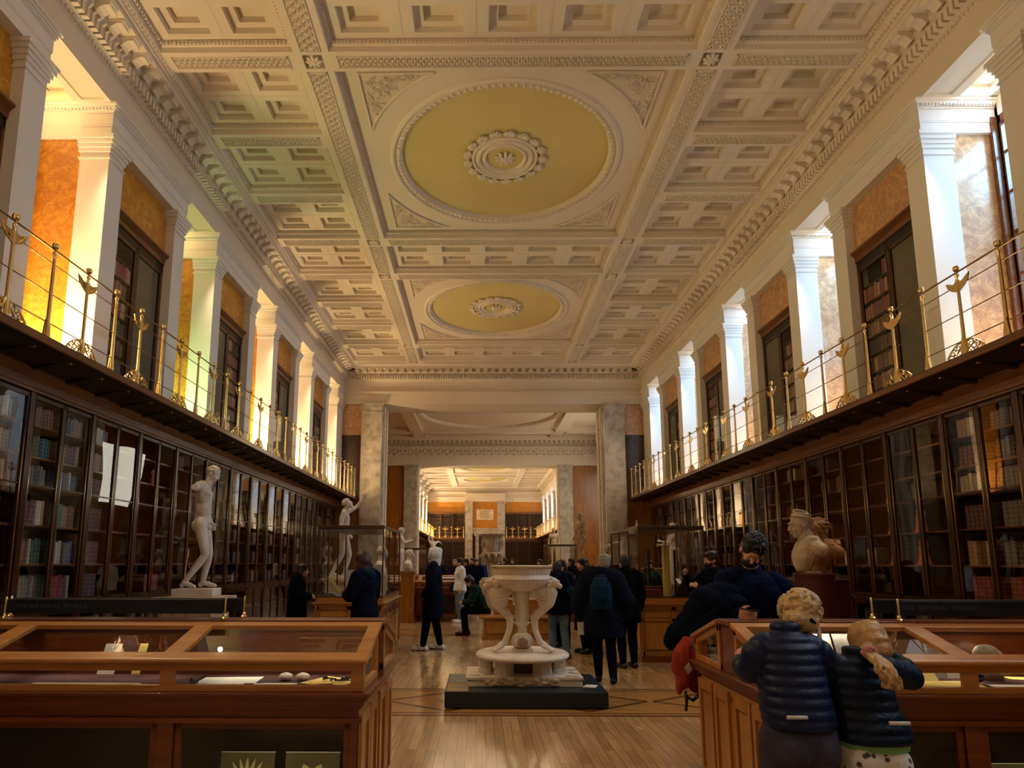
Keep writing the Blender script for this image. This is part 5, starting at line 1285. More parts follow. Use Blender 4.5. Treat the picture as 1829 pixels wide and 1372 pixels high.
# name boards on the ridges
def board(x, y, w, label, text=True):
    e = empty('name_board', (x, y, 1.236), 0, label, 'sign', 'section name boards')
    m = MB(); m.box(-w/2+.015, -.008, .035, w/2-.015, .008, .125); m.build('dark_panel', mat('board_dark_blue', (.004,.008,.02), .45) if 'board_dark_blue' not in MAT else MAT['board_dark_blue'], parent=e, bevel=.003)
    for s in (-1, 1):
        q = MB(); q.lathe([(.022,0),(.022,.008),(.014,.016),(.012,.03),(.009,.034),(.009,.13),(.006,.137),(0,.14)], n=14); o = q.build('brass_post', BRASS, parent=e, auto=35); o.location.x = s*w/2
    if text:
        cu = bpy.data.curves.new('text', 'FONT'); cu.body = 'THE NATURAL WORLD'; cu.size = .037; cu.align_x = 'CENTER'; cu.align_y = 'CENTER'; cu.extrude = .0008; cu.space_character = 1.25
        cu.materials.append(MAT.get('dim_blue_lettering') or mat('dim_blue_lettering', (.05,.08,.13), .5))
        t = bpy.data.objects.new('lettering', cu); COL.objects.link(t); dg = bpy.context.evaluated_depsgraph_get(); me = bpy.data.meshes.new_from_object(t.evaluated_get(dg)); bpy.data.objects.remove(t); t = bpy.data.objects.new('lettering', me); COL.objects.link(t); t.parent = e; t.location = (-.48 if x > 0 else -.41, -.0095, .08); t.rotation_euler = (PI/2, 0, 0)
board(-2.82, 4.10, 1.42, 'dark name board on brass posts above the left desk case, nearer one')
board(-2.82, 4.24, 1.56, 'dark name board on brass posts above the left desk case, set behind', False)
board(2.90, 4.08, 1.46, 'dark name board reading THE NATURAL WORLD above the right desk case')
board(2.88, 4.24, 1.56, 'dark name board set behind the lettered one, right desk case', False)

# ---------------------------------------------------------------- tall glass cases
def tall_case(s):
    e = empty('glass_show_case'); W_, D = 1.22, 2.3
    m = MB(); m.box(.06, .06, 0, W_-.06, D-.06, .10); m.box(.08, .08, .10, W_-.08, D-.08, .86); m.build('base_core', OAK_D, parent=e)
    m = MB()
    def face(n, x0, x1, y0, y1, ax):
        for i in range(n+1):
            u = (x0+(x1-x0)*i/n) if ax == 'x' else (y0+(y1-y0)*i/n)
            if ax == 'x': m.box(u-.04, y0, .10, u+.04, y1, .88)
            else: m.box(x0, u-.04, .10, x1, u+.04, .88)
        for z0, z1 in ((.10,.18),(.64,.70),(.82,.88)):
            m.box(x0, y0, z0, x1, y1, z1)
    face(2, .08, W_-.08, .06, .085, 'x'); face(2, .08, W_-.08, D-.085, D-.06, 'x'); face(4, .06, .085, .08, D-.08, 'y'); face(4, W_-.085, W_-.06, .08, D-.08, 'y')
    m.build('panel_frame', OAK_Z, parent=e, bevel=.003)
    pn = MB()
    for i in range(2):
        x0 = .08+(W_-.16)*i/2; pn.box(x0+.05, .068, .2, x0+(W_-.16)/2-.05, .082, .63); pn.box(x0+.05, .068, .71, x0+(W_-.16)/2-.05, .08, .81)
    for i in range(4):
        y0 = .08+(D-.16)*i/4
        for xx in (.068, W_-.082): pn.box(xx, y0+.05, .2, xx+.014, y0+(D-.16)/4-.05, .63)
    pn.build('amber_panel', mat('amber_oak_field', (.56,.25,.05), .35, noise=.25, nscale=7, stretch=(6,6,.7)) if 'amber_oak_field' not in MAT else MAT['amber_oak_field'], parent=e)
    m = MB()
    for z0, z1, d in ((.88,.90,.02),(.90,.92,.04),(.92,.94,.055)): m.box(.06-d, .06-d, z0, W_-.06+d, D-.06+d, z1)
    m.box(.06, .06, .94, W_-.06, D-.06, 1.02); m.build('ledge', OAK, parent=e, bevel=.004)
    zt = 2.19; f = MB(); w = .022; a, b, c, d = .06, W_-.06, .06, D-.06
    for x in (a, b-w):
        for y in [c, d-w]+[c+(d-c)*k/3 for k in (1,2)]: f.box(x, y, 1.02, x+w, y+w, zt)
    for y in (c, d-w): f.box(a, y, zt-.03, b, y+w, zt); f.box(a, y, 1.02, b, y+w, 1.04)
    for x in (a, b-w): f.box(x, c, zt-.03, x+w, d, zt); f.box(x, c, 1.02, x+w, d, 1.04)
    f.build('bronze_frame', MAT.get('dark_bronze') or mat('dark_bronze', (.10,.065,.035), .35, metal=.6), parent=e)
    t = MB(); t.box(a+w, c+w, zt-.045, b-w, d-w, zt-.03); t.build('dark_top', BLACK, parent=e)
    t = MB(); t.box(a-.006, c-.006, zt, b+.006, d+.006, zt+.018); t.build('top_rail', MAT['dark_bronze'], parent=e, bevel=.003)
    g = MB()
    for y in (c+.01, d-.01): g.quad((a,y,1.03),(b,y,1.03),(b,y,zt-.03),(a,y,zt-.03))
    for x in (a+.01, b-.01): g.quad((x,c,1.03),(x,d,1.03),(x,d,zt-.03),(x,c,zt-.03))
    g.build('glass_pane', GLASS_C, parent=e, recalc=False)
    t = MB(); t.box(a+.03, c+.03, 1.02, b-.03, d-.03, 1.03); t.build('display_bed', MAT['dark_red_lining'], parent=e)
    return e
tc_ = tall_case(1); tc_.location = (2.08, 10.45, 0); tag(tc_, 'tall glass show case on a panelled oak base, right side', 'display case', 'tall glass show cases')
t2 = copy_tree(tc_); t2.location = (-2.02-1.22, 10.45, 0); tag(t2, 'tall glass show case on a panelled oak base behind the red-haired woman', 'display case', 'tall glass show cases')
t3 = copy_tree(tc_); t3.location = (2.75, 31.0, 0); t3.scale = (1.3,1,1.12); tag(t3, 'small distant tall glass case left of the cloaked marble figure', 'display case', 'tall glass show cases')
t4 = copy_tree(tc_); t4.location = (-3.9, 27.5, 0); tag(t4, 'distant glass case in the middle room at left', 'display case', 'tall glass show cases')
def prop(m, name, mt, loc, rz, label, cat, **k): o = m.build(name, mt, **k); o.location = loc; o.rotation_euler.z = rz; return tag(o, label, cat)
# right tall case contents
m = MB(); m.box(-.055,-.03,0,.055,.03,.85); m.box(-.07,-.04,0,.07,.04,.02); prop(m, 'gilt_tablet', mat('gilt_paint', (.62,.44,.10), .4), (2.72,10.95,1.03), .2, 'tall narrow gilt tablet standing in the right glass case', 'tablet')
m = MB(); m.box(-.016,-.016,0,.016,.016,.78); m.box(-.05,-.05,0,.05,.05,.015); prop(m, 'black_rod', BLACK, (2.84,10.85,1.03), 0, 'black upright rod beside the gilt tablet', 'stand')
m = MB(); m.box(-.022,-.022,0,.022,.022,.80); m.box(-.05,-.05,0,.05,.05,.015); prop(m, 'black_rod', BLACK, (2.54,11.4,1.03), 0, 'thicker black upright rod left of the gilt tablet', 'stand')
REDB = mat('dark_red_box', (.16,.015,.012), .6)
m = MB(); m.box(-.16,-.10,0,.16,.10,.10); m.box(-.165,-.105,.10,.165,.105,.115); prop(m, 'red_box', REDB, (2.42,10.85,1.03), .15, 'low dark red box in the right glass case, front left', 'box')
m = MB(); m.box(-.20,-.11,0,.20,.11,.14); m.box(-.205,-.115,.14,.205,.115,.155); prop(m, 'red_box', REDB, (2.62,11.25,1.03), -.1, 'larger dark red box behind the low one, right glass case', 'box')
m = MB(); m.prism([(-.15,0),(.12,0),(.13,.03),(-.02,.30),(-.05,.30),(-.17,.03)], 'x', -.12, .12); prop(m, 'slanted_stand', BLACK, (2.98,10.75,1.03), .7, 'black slanted book stand in the right glass case', 'stand', bevel=.006)
sheet(2.85, 10.70, 1.29, .10, .10, .6, PAPER, 'small white card clipped to the black slanted stand', 'label', tilt=.9)
m = MB(); m.lathe([(.07,0),(.11,.04),(.12,.12),(.10,.2),(.04,.26),(.03,.36),(.045,.38)], n=24); prop(m, 'glass_flask', MAT['show_case_glass'], (3.12,11.2,1.03), 0, 'round clear glass flask in the right glass case', 'flask')
m = MB(); m.lathe([(.022,0),(.028,.02),(.02,.06),(.009,.09),(.009,.13),(.012,.15)], n=14); prop(m, 'small_bottle', PAPER, (2.40,11.6,2.215), 0, 'small white bottle shape on top of the right glass case', 'bottle')
for i, (x, y, rz) in enumerate(((2.36,11.1,.3),(2.9,11.8,0),(2.25,12.0,.5))): sheet(x, y, 1.032, .18, .12, rz, CARD, ['white caption card by the low red box','white caption card near the far end of the right glass case','angled white caption card at the left rear of the right glass case'][i], 'label', tilt=.3)
# left tall case contents
m = MB(); m.prism([(-.02,0),(.04,0),(.36,.34),(.30,.38)], 'y', -.14, .14); m.box(-.1,-.15,0,.2,.15,.02); prop(m, 'slanted_book_board', BLACK, (-2.78,10.95,1.03), 0, 'large black slanted board in the left glass case', 'stand', bevel=.004)
m = MB(); m.prism([(-.2,0),(.2,.0),(.25,.12),(.12,.10),(-.05,.05)], 'y', -.16, .16); prop(m, 'open_book', mat('brown_page', (.20,.13,.09), .7), (-2.52,10.85,1.03), .1, 'open old book lying in the left glass case', 'book')
m = MB(); m.prism([(-.18,0),(.18,0),(.10,.05),(-.04,.06)], 'y', -.15, .15); prop(m, 'open_book', mat('greenish_page', (.14,.15,.11), .6), (-2.98,10.75,1.03), -.2, 'dark green-grey open folio at the left of the left glass case', 'book')
m = MB(); m.prism([(-.10,.30),(-.06,.32),(.14,.02),(.09,0)], 'y', -.09, .09); prop(m, 'tilted_plaque', mat('yellowed_plaque', (.55,.48,.12), .5), (-3.05,11.2,1.03), .2, 'tilted yellow plaque in the left glass case', 'plaque')
m = MB(); m.box(-.07,-.05,0,.07,.05,.42); prop(m, 'pale_block', PLASTER_W, (-2.95,12.1,1.03), .1, 'upright pale block in the left glass case', 'block')
for i, x in enumerate((-2.62,-2.42)):
    m = MB(); m.box(-.05,-.04,0,.05,.04,.55-.03*i); prop(m, 'upright_block', [BLACK, CARD][i], (x,12.3,1.03+.0), 0, ['tall black block towards the rear of the left glass case','tall white block towards the rear of the left glass case'][i], 'block')
sheet(-2.17, 10.95, 1.05, .12, .5, 0, GREYC, 'pale caption panel leaning inside the right edge of the left glass case', 'label', tilt=.2)

# ---------------------------------------------------------------- bench
b = empty('gallery_bench', (.42, 13.45, 0), 0, 'long oak bench with a raised middle behind the marble basin', 'bench')
m = MB(); m.box(-.86,.04,0,.86,1.3,.07); m.box(-.82,.07,.07,.82,1.27,.42); m.build('bench_body', OAK_Z, parent=b, bevel=.004)
m = MB(); m.box(-.92,0,.42,.92,1.34,.47); m.build('seat', OAK, parent=b, bevel=.01)
m = MB(); m.box(-.60,.55,.47,.82,.80,.78); m.box(-.62,.53,.76,.84,.82,.80); m.build('raised_middle', OAK, parent=b, bevel=.01)
m = MB()
for i in range(3): m.box(-.76+.53*i, .055, .12, -.30+.53*i, .07, .38)
m.build('side_panel', MAT['amber_oak_field'], parent=b, bevel=.004)

# ---------------------------------------------------------------- books
def book_mesh():
    m = MB(); m.prism([(-.5,1),(-.5,.12),(-.42,.04),(-.25,.0),(0,-.02),(.25,.0),(.42,.04),(.5,.12),(.5,1)], 'z', 0, 1)
    o = m.build('shelf_book', BOOKM); return o
PAL = {'brown': ((.16,.07,.045),'brown'), 'teal': ((.03,.13,.14),'teal'), 'green': ((.035,.07,.045),'dark green'), 'tan': ((.36,.23,.13),'tan'), 'red': ((.24,.03,.03),'red'), 'plum': ((.12,.055,.07),'plum-brown'),
       'blue': ((.03,.10,.32),'blue'), 'cream': ((.55,.48,.33),'cream'), 'grey': ((.17,.16,.14),'grey'), 'aqua': ((.08,.33,.30),'aqua'), 'dark': ((.03,.022,.02),'near-black'), 'crimson': ((.24,.015,.03),'crimson'), 'maroon': ((.11,.02,.03),'maroon')}
LEFTB = {  # bay -> rows from top shelf down: list of colours cycled
 0: ['cream grey','tan grey','tan','teal','brown tan','tan red'],
 1: ['grey brown brown plum brown red','blue green green green teal green','grey grey green grey','tan brown plum cream tan','red cream brown cream green green','blue tan tan grey plum grey dark'],
 2: ['grey green grey tan grey','tan plum plum tan','blue blue grey cream teal aqua','grey aqua tan brown brown','teal blue cream dark grey blue','aqua brown red crimson plum cream'],
 3: ['grey cream grey','grey tan grey','plum','plum','plum','plum'],
}
RIGHTB = {
 0: ['dark grey','maroon dark','red maroon','maroon','crimson','tan'],
 1: ['grey dark','dark grey','grey','grey','grey dark','red brown'],
 2: ['grey cream tan','brown','cream tan','plum','brown tan','red'],
}
bookp = None; nbk = 0
ROWN = ['top','second','third','fourth','fifth','bottom']
def row(s, bay, r, cols, n, where, wd=.052):
    global bookp, nbk
    rr = random.Random(bay*31+r*7+s)
    ys = 7.22+.6034*(bay-1)+.06; z = sorted(SHELF_Z, reverse=True)[r]; hs = {0:.26,1:.29,2:.28,3:.33,4:.34,5:.33}[r]
    y = ys; ck = cols.split(); uni = len(set(ck)) == 1; base = .93
    for i in range(n):
        c = ck[(i*len(ck))//n] if len(ck) > 2 else rr.choice(ck)
        w = wd*(rr.uniform(.8,1.25) if not uni else 1.0); h = hs*base*(rr.uniform(.85,1) if not uni else .97); dp = rr.uniform(.16,.2) if not uni else .18
        if y+w > ys+.50: break
        if bookp is None: bookp = book_mesh(); o = bookp
        else: o = bookp.copy(); COL.objects.link(o)
        nbk += 1; j = rr.uniform(.8,1.25) if not uni else rr.uniform(.92,1.08)
        col, cn = PAL[c]; o.color = (min(1,col[0]*j), min(1,col[1]*j), min(1,col[2]*j), 1)
        # spine (local -y) faces the room
        o.location = (s*(5.90 if not uni else 5.905), y+w/2, z+.001); o.rotation_euler = (0, 0, PI/2 if s > 0 else -PI/2)
        o.rotation_euler.z = -PI/2 if s > 0 else PI/2; o.scale = (w*.97, dp, h)
        tag(o, '%s leather book on the %s shelf, %s' % (cn, ROWN[r], where), 'book', 'books in rows behind the glass')
        y += w
WL = {0: 'bay at the left picture edge', 1: 'first whole bay of the left bookcases', 2: 'second whole bay of the left bookcases', 3: 'third whole bay of the left bookcases'}
WR = {0: 'bay at the right picture edge', 1: 'second bay from the right picture edge', 2: 'third bay from the right picture edge'}
for bay in (1,2,3,0):
    for r in range(6): row(-1, bay, r, LEFTB[bay][r], 9 if bay else 7, WL[bay])
for bay in (1,2,0):
    for r in range(6):
        if nbk > 285: break
        row(1, bay, r, RIGHTB[bay][r], 6, WR[bay], .075)
# all the many farther books, upper galleries and far room: one uncountable mass
def book_rows(name, label, specs, parent=None):
    m = MB(); cols = []
    for (s, x, y0, y1, z, h, dp, pal, rr) in specs:
        y = y0
        while y < y1-.03:
            w = rr.uniform(.03,.06); hh = h*rr.uniform(.82,1); c = PAL[rr.choice(pal)][0]; j = rr.uniform(.7,1.2)
            m.box(s*x, y, z, s*(x+dp), min(y+w*.96, y1), z+hh); cols += [(c[0]*j, c[1]*j, c[2]*j, 1)]*6; y += w
    o = m.build(name, BOOKS_A, recalc=False); ca = o.data.color_attributes.new('Col', 'FLOAT_COLOR', 'CORNER')
    buf = []
    for f, c in zip(o.data.polygons, cols): buf += list(c)*len(f.vertices)
    ca.data.foreach_set('color', buf); tag(o, label, 'books', None, 'stuff'); return o
rr = random.Random(9); sp = []
for s in (-1, 1):
    for b in range(3, 27):
        if s < 0 and b < 4: continue
        for r, z in enumerate(sorted(SHELF_Z, reverse=True)):
            y0 = 7.22+.6034*(b-1)+.05
            if s < 0 and 4 <= b <= 9 and rr.random() < .75: continue
            if s > 0 and b in (3,4,5,6,7): 
                if rr.random() < .8: continue
            if rr.random() < .25: continue
            sp.append((s, 5.93, y0, y0+rr.uniform(.25,.50), z, .28, .18, rr.choice((['brown','tan'],['plum'],['grey','cream','tan'],['maroon','red','brown'],['dark','grey'],['green','teal','grey'])), rr))
book_rows('book_rows', 'many small rows of old books in the farther lower bookcases', sp)
sp = []
for s in (-1, 1):
    for k in range(0, 4):
        yc = Y0+PER*k+1.155
        for i in range(8):
            opn = {0: s < 0, 1: s > 0, 2: s < 0, 3: s > 0}[k]; a, b = (yc-.74, yc-.03) if opn else (yc+.03, yc+.74)
            if i == 7: b = a+.3
            sp.append((s, 5.955, a, b-rr.uniform(0,.15), 4.07+.3*i+.002, .25, .14, ['red','brown','tan'] if i > 4 else rr.choice((['brown','tan'],['dark','brown','green'],['brown','tan','grey'])), rr))
book_rows('book_rows', 'rows of old books in the upper gallery bookcases between the piers', sp)
# lower cupboards and terracotta figures in the glazed bays
sp = []
for s in (-1, 1):
    for b in range(0, 12):
        y0 = 7.22+.6034*(b-1)+.05
        if rr.random() < .7: sp.append((s, 5.93, y0, y0+.45, .585, .3, .2, ['grey','brown','dark'], rr))
book_rows('book_rows', 'large volumes in the glazed lower cupboards behind the show cases', sp)
fp = None; FN = 0
FIG = [(1,4,1.57,.42),(1,4,2.04,.40),(1,5,1.57,.42),(1,5,2.50,.30),(1,4,2.50,.32),(1,5,2.04,.38),(-1,7,2.05,.4),(-1,6,2.86,.32),(-1,5,2.51,.30)]
FL = ['orange clay figure on the fourth shelf of the fourth bay, right bookcases','orange clay figure in mid height of the fourth bay, right bookcases','orange clay figure low in the fifth bay, right bookcases','orange clay figure above the transom in the fifth bay, right bookcases','orange clay figure above the transom in the fourth bay, right bookcases','orange clay figure at mid height in the fifth bay, right bookcases',
      'clay figure behind the glass next to the marble youth','clay figure on a high shelf left of the marble youth','clay figure above the transom two bays past the plum books']
for i, (s, b, z, h) in enumerate(FIG):
    if fp is None:
        J = joints(.24); m = MB(); torso(m, J); arms(m, J); head(m, J['head'], frame((0,1,0),(0,0,1)), .24)
        for q in range(7): a = q*.9; m.cap((.03*math.cos(a),.02*math.sin(a),.24), .016, (.05*math.cos(a),.045*math.sin(a),.01), .018, 7)
        m.lathe([(.075,0),(.075,.015),(.05,.03),(0,.03)], n=14); fp = m.build('clay_figure', mat('orange_clay', (.72,.20,.075), .6, bump=.2, bscale=30), remesh=.006); o = fp
    else: o = fp.copy(); COL.objects.link(o)
    o.location = (s*6.02, 7.22+.6034*(b-1)+.30, z+.002); o.rotation_euler.z = PI/2*s*1.0; o.scale = (1.45,1.3,h/.42); tag(o, FL[i], 'figurine', 'clay figures in the bookcases')
# ---------------------------------------------------------------- people
def cloth(name, col, rough=.85, **k): return mat(name, col, rough, spec=.08, noise=k.get('noise', .3), nscale=k.get('nscale', 10), bump=k.get('bump', .25), bscale=k.get('bscale', 30))
JEANS = cloth('blue_denim', (.11,.19,.30)); JEANS_L = cloth('pale_denim', (.20,.31,.42)); GREYT = cloth('grey_plum_trousers', (.055,.052,.085)); WHITEF = cloth('white_fleece', (.82,.82,.85), noise=.08); GREENC = cloth('dark_green_cloth', (.012,.03,.024))
HAIR_D = mat('dark_brown_hair', (.018,.010,.007), .5, bump=.4, bscale=60, stretch=(1,1,.15)); HAIR_R = mat('dark_red_hair', (.045,.006,.012), .45, bump=.4, bscale=60); HAIR_G = mat('grey_hair', (.28,.25,.21), .6, bump=.5, bscale=60); HAIR_K = mat('black_blue_hair', (.008,.010,.018), .4, bump=.5, bscale=60)
BLOND = mat('curly_blond_hair', (.66,.49,.26), .5, col2=(.40,.25,.10), nscale=22, bump=.6, bscale=50); BLOND2 = mat('honey_blond_hair', (.60,.38,.16), .45, col2=(.34,.19,.07), nscale=26, bump=.5, bscale=60, stretch=(1,1,.3))
MASKM = mat('black_face_mask', (.008,.010,.02), .7); SHOE_W = mat('white_trainer', (.80,.80,.82), .5); SHOE_B = mat('black_shoe', (.008,.008,.012), .5)
NAVY_J = cloth('deep_navy_wool', (.004,.010,.045), .9); PURPLE = cloth('dark_violet_top', (.03,.012,.05)); BROWNC = cloth('brown_jacket', (.05,.028,.018)); BLUEC = cloth('bright_blue_jacket', (.012,.05,.35)); TEALC = cloth('teal_backpack', (.006,.035,.07))
def shoes(m, J, g=.012):
    k = J['k']
    for a in 'lr':
        q, t = J['a'+a], J['t'+a]; d = (t-q); d.z = 0; d.normalize(); z = q.z-.055*k
        for u, r in ((-.05,.042),(.03,.046),(.11,.046),(.165,.040)): m.cap((q.x+d.x*u*k, q.y+d.y*u*k, z+.005), (r+g*.3)*k, (q.x+d.x*(u+.01)*k, q.y+d.y*(u+.01)*k, z), (r+g*.3)*k, 10)
        m.cap((q.x, q.y, q.z-.03*k), .046*k, (q.x+d.x*.06*k, q.y+d.y*.06*k, z+.02*k), .044*k, 10)
def hair_short(m, J, g=.018, long=0):
    k = J['k']; F = frame(J['hf'], J['hu']); P = lambda x, y, z: J['head']+F @ Vector((x*k, y*k, z*k))
    ellm(m, P(0,-.025,.045), ((.076+g)*k, (.095+g*.8)*k, (.084+g)*k), F); ellm(m, P(0,-.055,-.01), ((.070+g)*k, (.065+g)*k, (.075+g)*k), F)
    for i in range(18): a = i*.7; ellm(m, P(.06*math.cos(a),-.02+.075*math.sin(a),.10+.01*math.sin(a*3)), (.03*k,.03*k,.025*k), F, 8, 5)
    if long:
        for i in range(11):
            a = PI+.15+(PI-.3)*i/10; x, y = .075*math.cos(a), -.02+.085*math.sin(a); p = P(x, y, .0); q = Vector((p.x*1.0, p.y, p.z))+F@Vector((x*.35, y*.2, 0))*k+Vector((0,0,-long*k)); m.cap(p, .036*k, q, .030*k, 8)
def skirt(m, J, z0, z1, g, w=1.0):      # coat tails between heights z1 (top) and z0 (hem)
    k = J['k']; c0 = (J['hl']+J['hr'])/2; c = Vector((J['pelvis'].x, J['pelvis'].y, 0)); b = (J['kl']+J['kr'])/2
    m.loft([((c.x,c.y,z1*k), (.165*w)*k+g, .12*k+g), ((c.x,c.y,(z0*.4+z1*.6)*k), (.185*w)*k+g, .14*k+g), ((c.x*.6+b.x*.4,c.y*.6+b.y*.4,z0*k), (.20*w)*k+g, .155*k+g)], 20)
def person(loc, rz, label, k=1.0, top=None, bottom=None, shoe=None, hair=None, hs='short', pose=None, vox=.016, coat=None, sleeve=True, mask=False, g=.02, bare=False, extra=None, hl=.25, hg=.016, hood=None, name='person', skin=None):
    J = joints(k, **(pose or {})); e = empty(name, loc, rz, label, 'person'); V_ = vox
    m = MB(); nude(m, J); m.build('body', skin or SKIN, parent=e, remesh=V_*.75 if V_ > .012 else V_*.9, smiter=1)
    if bottom:
        m = MB(); legs(m, J, .018, foot=False); ellm(m, J['pelvis'], ((.165)*k+.012, .115*k+.012, .12*k), frame(J['tf'], (0,0,1))); m.build('trousers', bottom, parent=e, remesh=V_, smiter=1)
    m = MB(); shoes(m, J); m.build('shoes', shoe or SHOE_B, parent=e, remesh=max(.010, V_*.7), smiter=1)
    m = MB(); torso(m, J, g); 
    for a in 'lr':
        p = J['e'+a].lerp(J['w'+a], .9); m.cap(J['s'+a], .060*k+g, J['e'+a], .047*k+g, 12); m.cap(J['e'+a], .047*k+g, p, .036*k+g*.8, 12)
    if coat: skirt(m, J, coat, 1.08, g)
    m.build('coat' if coat else 'top', top, parent=e, remesh=V_, smiter=2)
    if hair and hs != 'none':
        m = MB(); hair_short(m, J, hg, hl if hs == 'long' else 0); m.build('hair', hair, parent=e, remesh=V_*.8, smiter=1)
    F = frame(J['hf'], J['hu'])
    if mask:
        m = MB(); ellm(m, J['head']+F@Vector((0,.045,-.055))*k, (.066*k,.066*k,.052*k), F); ellm(m, J['head']+F@Vector((0,.088,-.035))*k, (.03*k,.022*k,.03*k), F)
        for s in (-1,1): m.cap(J['head']+F@Vector((s*.062,.04,-.04))*k, .006*k, J['head']+F@Vector((s*.082,-.02,-.005))*k, .005*k, 6)
        m.build('face_mask', MASKM, parent=e, remesh=.008, smiter=1)
    if hood:
        m = MB(); P = lambda x, y, z: J['head']+F @ Vector((x*k, y*k, z*k))
        if hood[0] == 'up':
            ellm(m, P(0,-.045,.015), (.112*k,.118*k,.140*k), F); ellm(m, P(0,-.105,.07), (.06*k,.07*k,.07*k), F); m.cap(P(0,-.05,-.08), .098*k, J['neck']-Vector((0,0,.03)), .098*k)
            m.tube([P(.104*math.sin(a_), .055-.02*math.cos(a_), .005+.128*math.cos(a_)) for a_ in [i*2*PI/20 for i in range(21)]], .014*k, 7)
            m.build('hood', hood[1], parent=e, remesh=.011, smiter=1)
        else:
            m.cap(J['neck']+Vector((-.09*k,-.05*k,.0)), .055*k, J['neck']+F@Vector((0,-.13,-.06))*k, .075*k); m.cap(J['neck']+Vector((.09*k,-.05*k,.0)), .055*k, J['neck']+F@Vector((0,-.13,-.06))*k, .075*k); m.build('hood', hood[1], parent=e, remesh=V_, smiter=2)
    if extra: extra(e, J, F)
    return e
def bag(name, mt, loc, label, pts, rz=0, cat='bag', vox=.012, parts=None):
    m = MB()
    for c, r in pts: m.ell(c, r)
    e = empty(name, loc, rz, label, cat); m.build('bag_body', mt, parent=e, remesh=vox, smiter=2)
    if parts: parts(e)
    return e

# --- the two fair-haired children at the right desk case
def puffer(e, rings, arms_, mt, name='quilted_jacket', n=34, am=.055, collar=None):
    m = MB(); R = []; NR = 78
    for i in range(NR+1):
        u = i/NR*(len(rings)-1); a = min(int(u), len(rings)-2); t = u-a; A, B = rings[a], rings[a+1]; t = t*t*(3-2*t) if True else t
        c = Vector(A[0]).lerp(Vector(B[0]), t); rx = A[1]*(1-t)+B[1]*t; ry = A[2]*(1-t)+B[2]*t
        s = abs(math.sin(PI*(c.z-rings[0][0][2])/.047)); b = .011*(s**.6)-.006; R.append((c, rx+b, ry+b))
    m.loft(R, n, pw=2.3)
    for pts in arms_:
        P = [Vector(p[0]) for p in pts]; L = 30; out = []; rad = []
        for i in range(L+1):
            u = i/L*(len(P)-1); a = min(int(u), len(P)-2); t = u-a; p = P[a].lerp(P[a+1], t); r = pts[a][1]*(1-t)+pts[a+1][1]*t; d = sum((P[q+1]-P[q]).length for q in range(a))+(P[a+1]-P[a]).length*t
            out.append(p); rad.append(r+.009*abs(math.sin(PI*d/.042))**.6-.005)
        m.tube(out, rad, 20)
        for i in range(len(P)): m.ell(P[i], pts[i][1])
    return m.build(name, mt, parent=e, remesh=.0065, smiter=2)
QUILT = mat('navy_quilted_nylon', (.003,.010,.058), .45, spec=.28, noise=.3, nscale=9, bump=.15, bscale=70); QUILT2 = mat('dark_teal_navy_quilt', (.002,.009,.030), .5, spec=.2, noise=.3, nscale=16, bump=.35, bscale=45)
REFL = mat('reflective_strip', (.55,.55,.50), .4); FLORAL = None
def floral():
    m, t, b = nmat('white_floral_cotton'); b.inputs['Roughness'].default_value = .85; tc = node(t, 'ShaderNodeTexCoord'); v = node(t, 'ShaderNodeTexVoronoi', Scale=26.0); t.links.new(tc.outputs['Object'], v.inputs['Vector'])
    r = node(t, 'ShaderNodeValToRGB'); t.links.new(v.outputs['Distance'], r.inputs[0]); e = r.color_ramp.elements; e[0].position = .26; e[0].color = (.05,.05,.06,1); e[1].position = .36; e[1].color = (.62,.60,.56,1); t.links.new(r.outputs[0], b.inputs['Base Color']); return m
FLORAL = floral(); LIME = cloth('lime_tshirt', (.20,.42,.18))
def child(loc, label, k, J, jk, arms_, jm, bottom, hairfn, hm, strip, hem=None):
    e = empty('person', loc, 0, label, 'person')
    m = MB(); nude(m, J); m.build('body', SKIN, parent=e, remesh=.009, smiter=1)
    m = MB(); legs(m, J, .028, foot=False); ellm(m, J['pelvis'], (.158, .135, .13), Matrix.Identity(3)); m.ell(J['pelvis']-Vector((.06,.05,.05)), (.095,.10,.10)); m.ell(J['pelvis']-Vector((-.06,.05,.05)), (.095,.10,.10)); m.build('trousers', bottom, parent=e, remesh=.010, smiter=2)
    m = MB(); shoes(m, J); m.build('shoes', SHOE_B, parent=e, remesh=.01, smiter=1)
    j = puffer(e, jk, arms_, jm)
    m = MB(); sx, sy, sz = strip
    m.loft([((sx+.048*math.cos(a)*0+dx, sy, sz), .001, .001) for dx, a in ((0,0),)], 4) if False else None
    m.tube([(sx-.045,sy+.002,sz),(sx,sy,sz),(sx+.045,sy+.002,sz)], .0085, 8); m.build('reflective_strip', REFL, parent=j, smooth=True)
    m = MB(); hairfn(m, J); m.build('hair', hm, parent=e, remesh=.0048, smiter=0)
    if hem:
        m = MB(); m.loft(hem, 28, cap=False); m.build('tshirt_hem', LIME, parent=e, smooth=True)
    return e
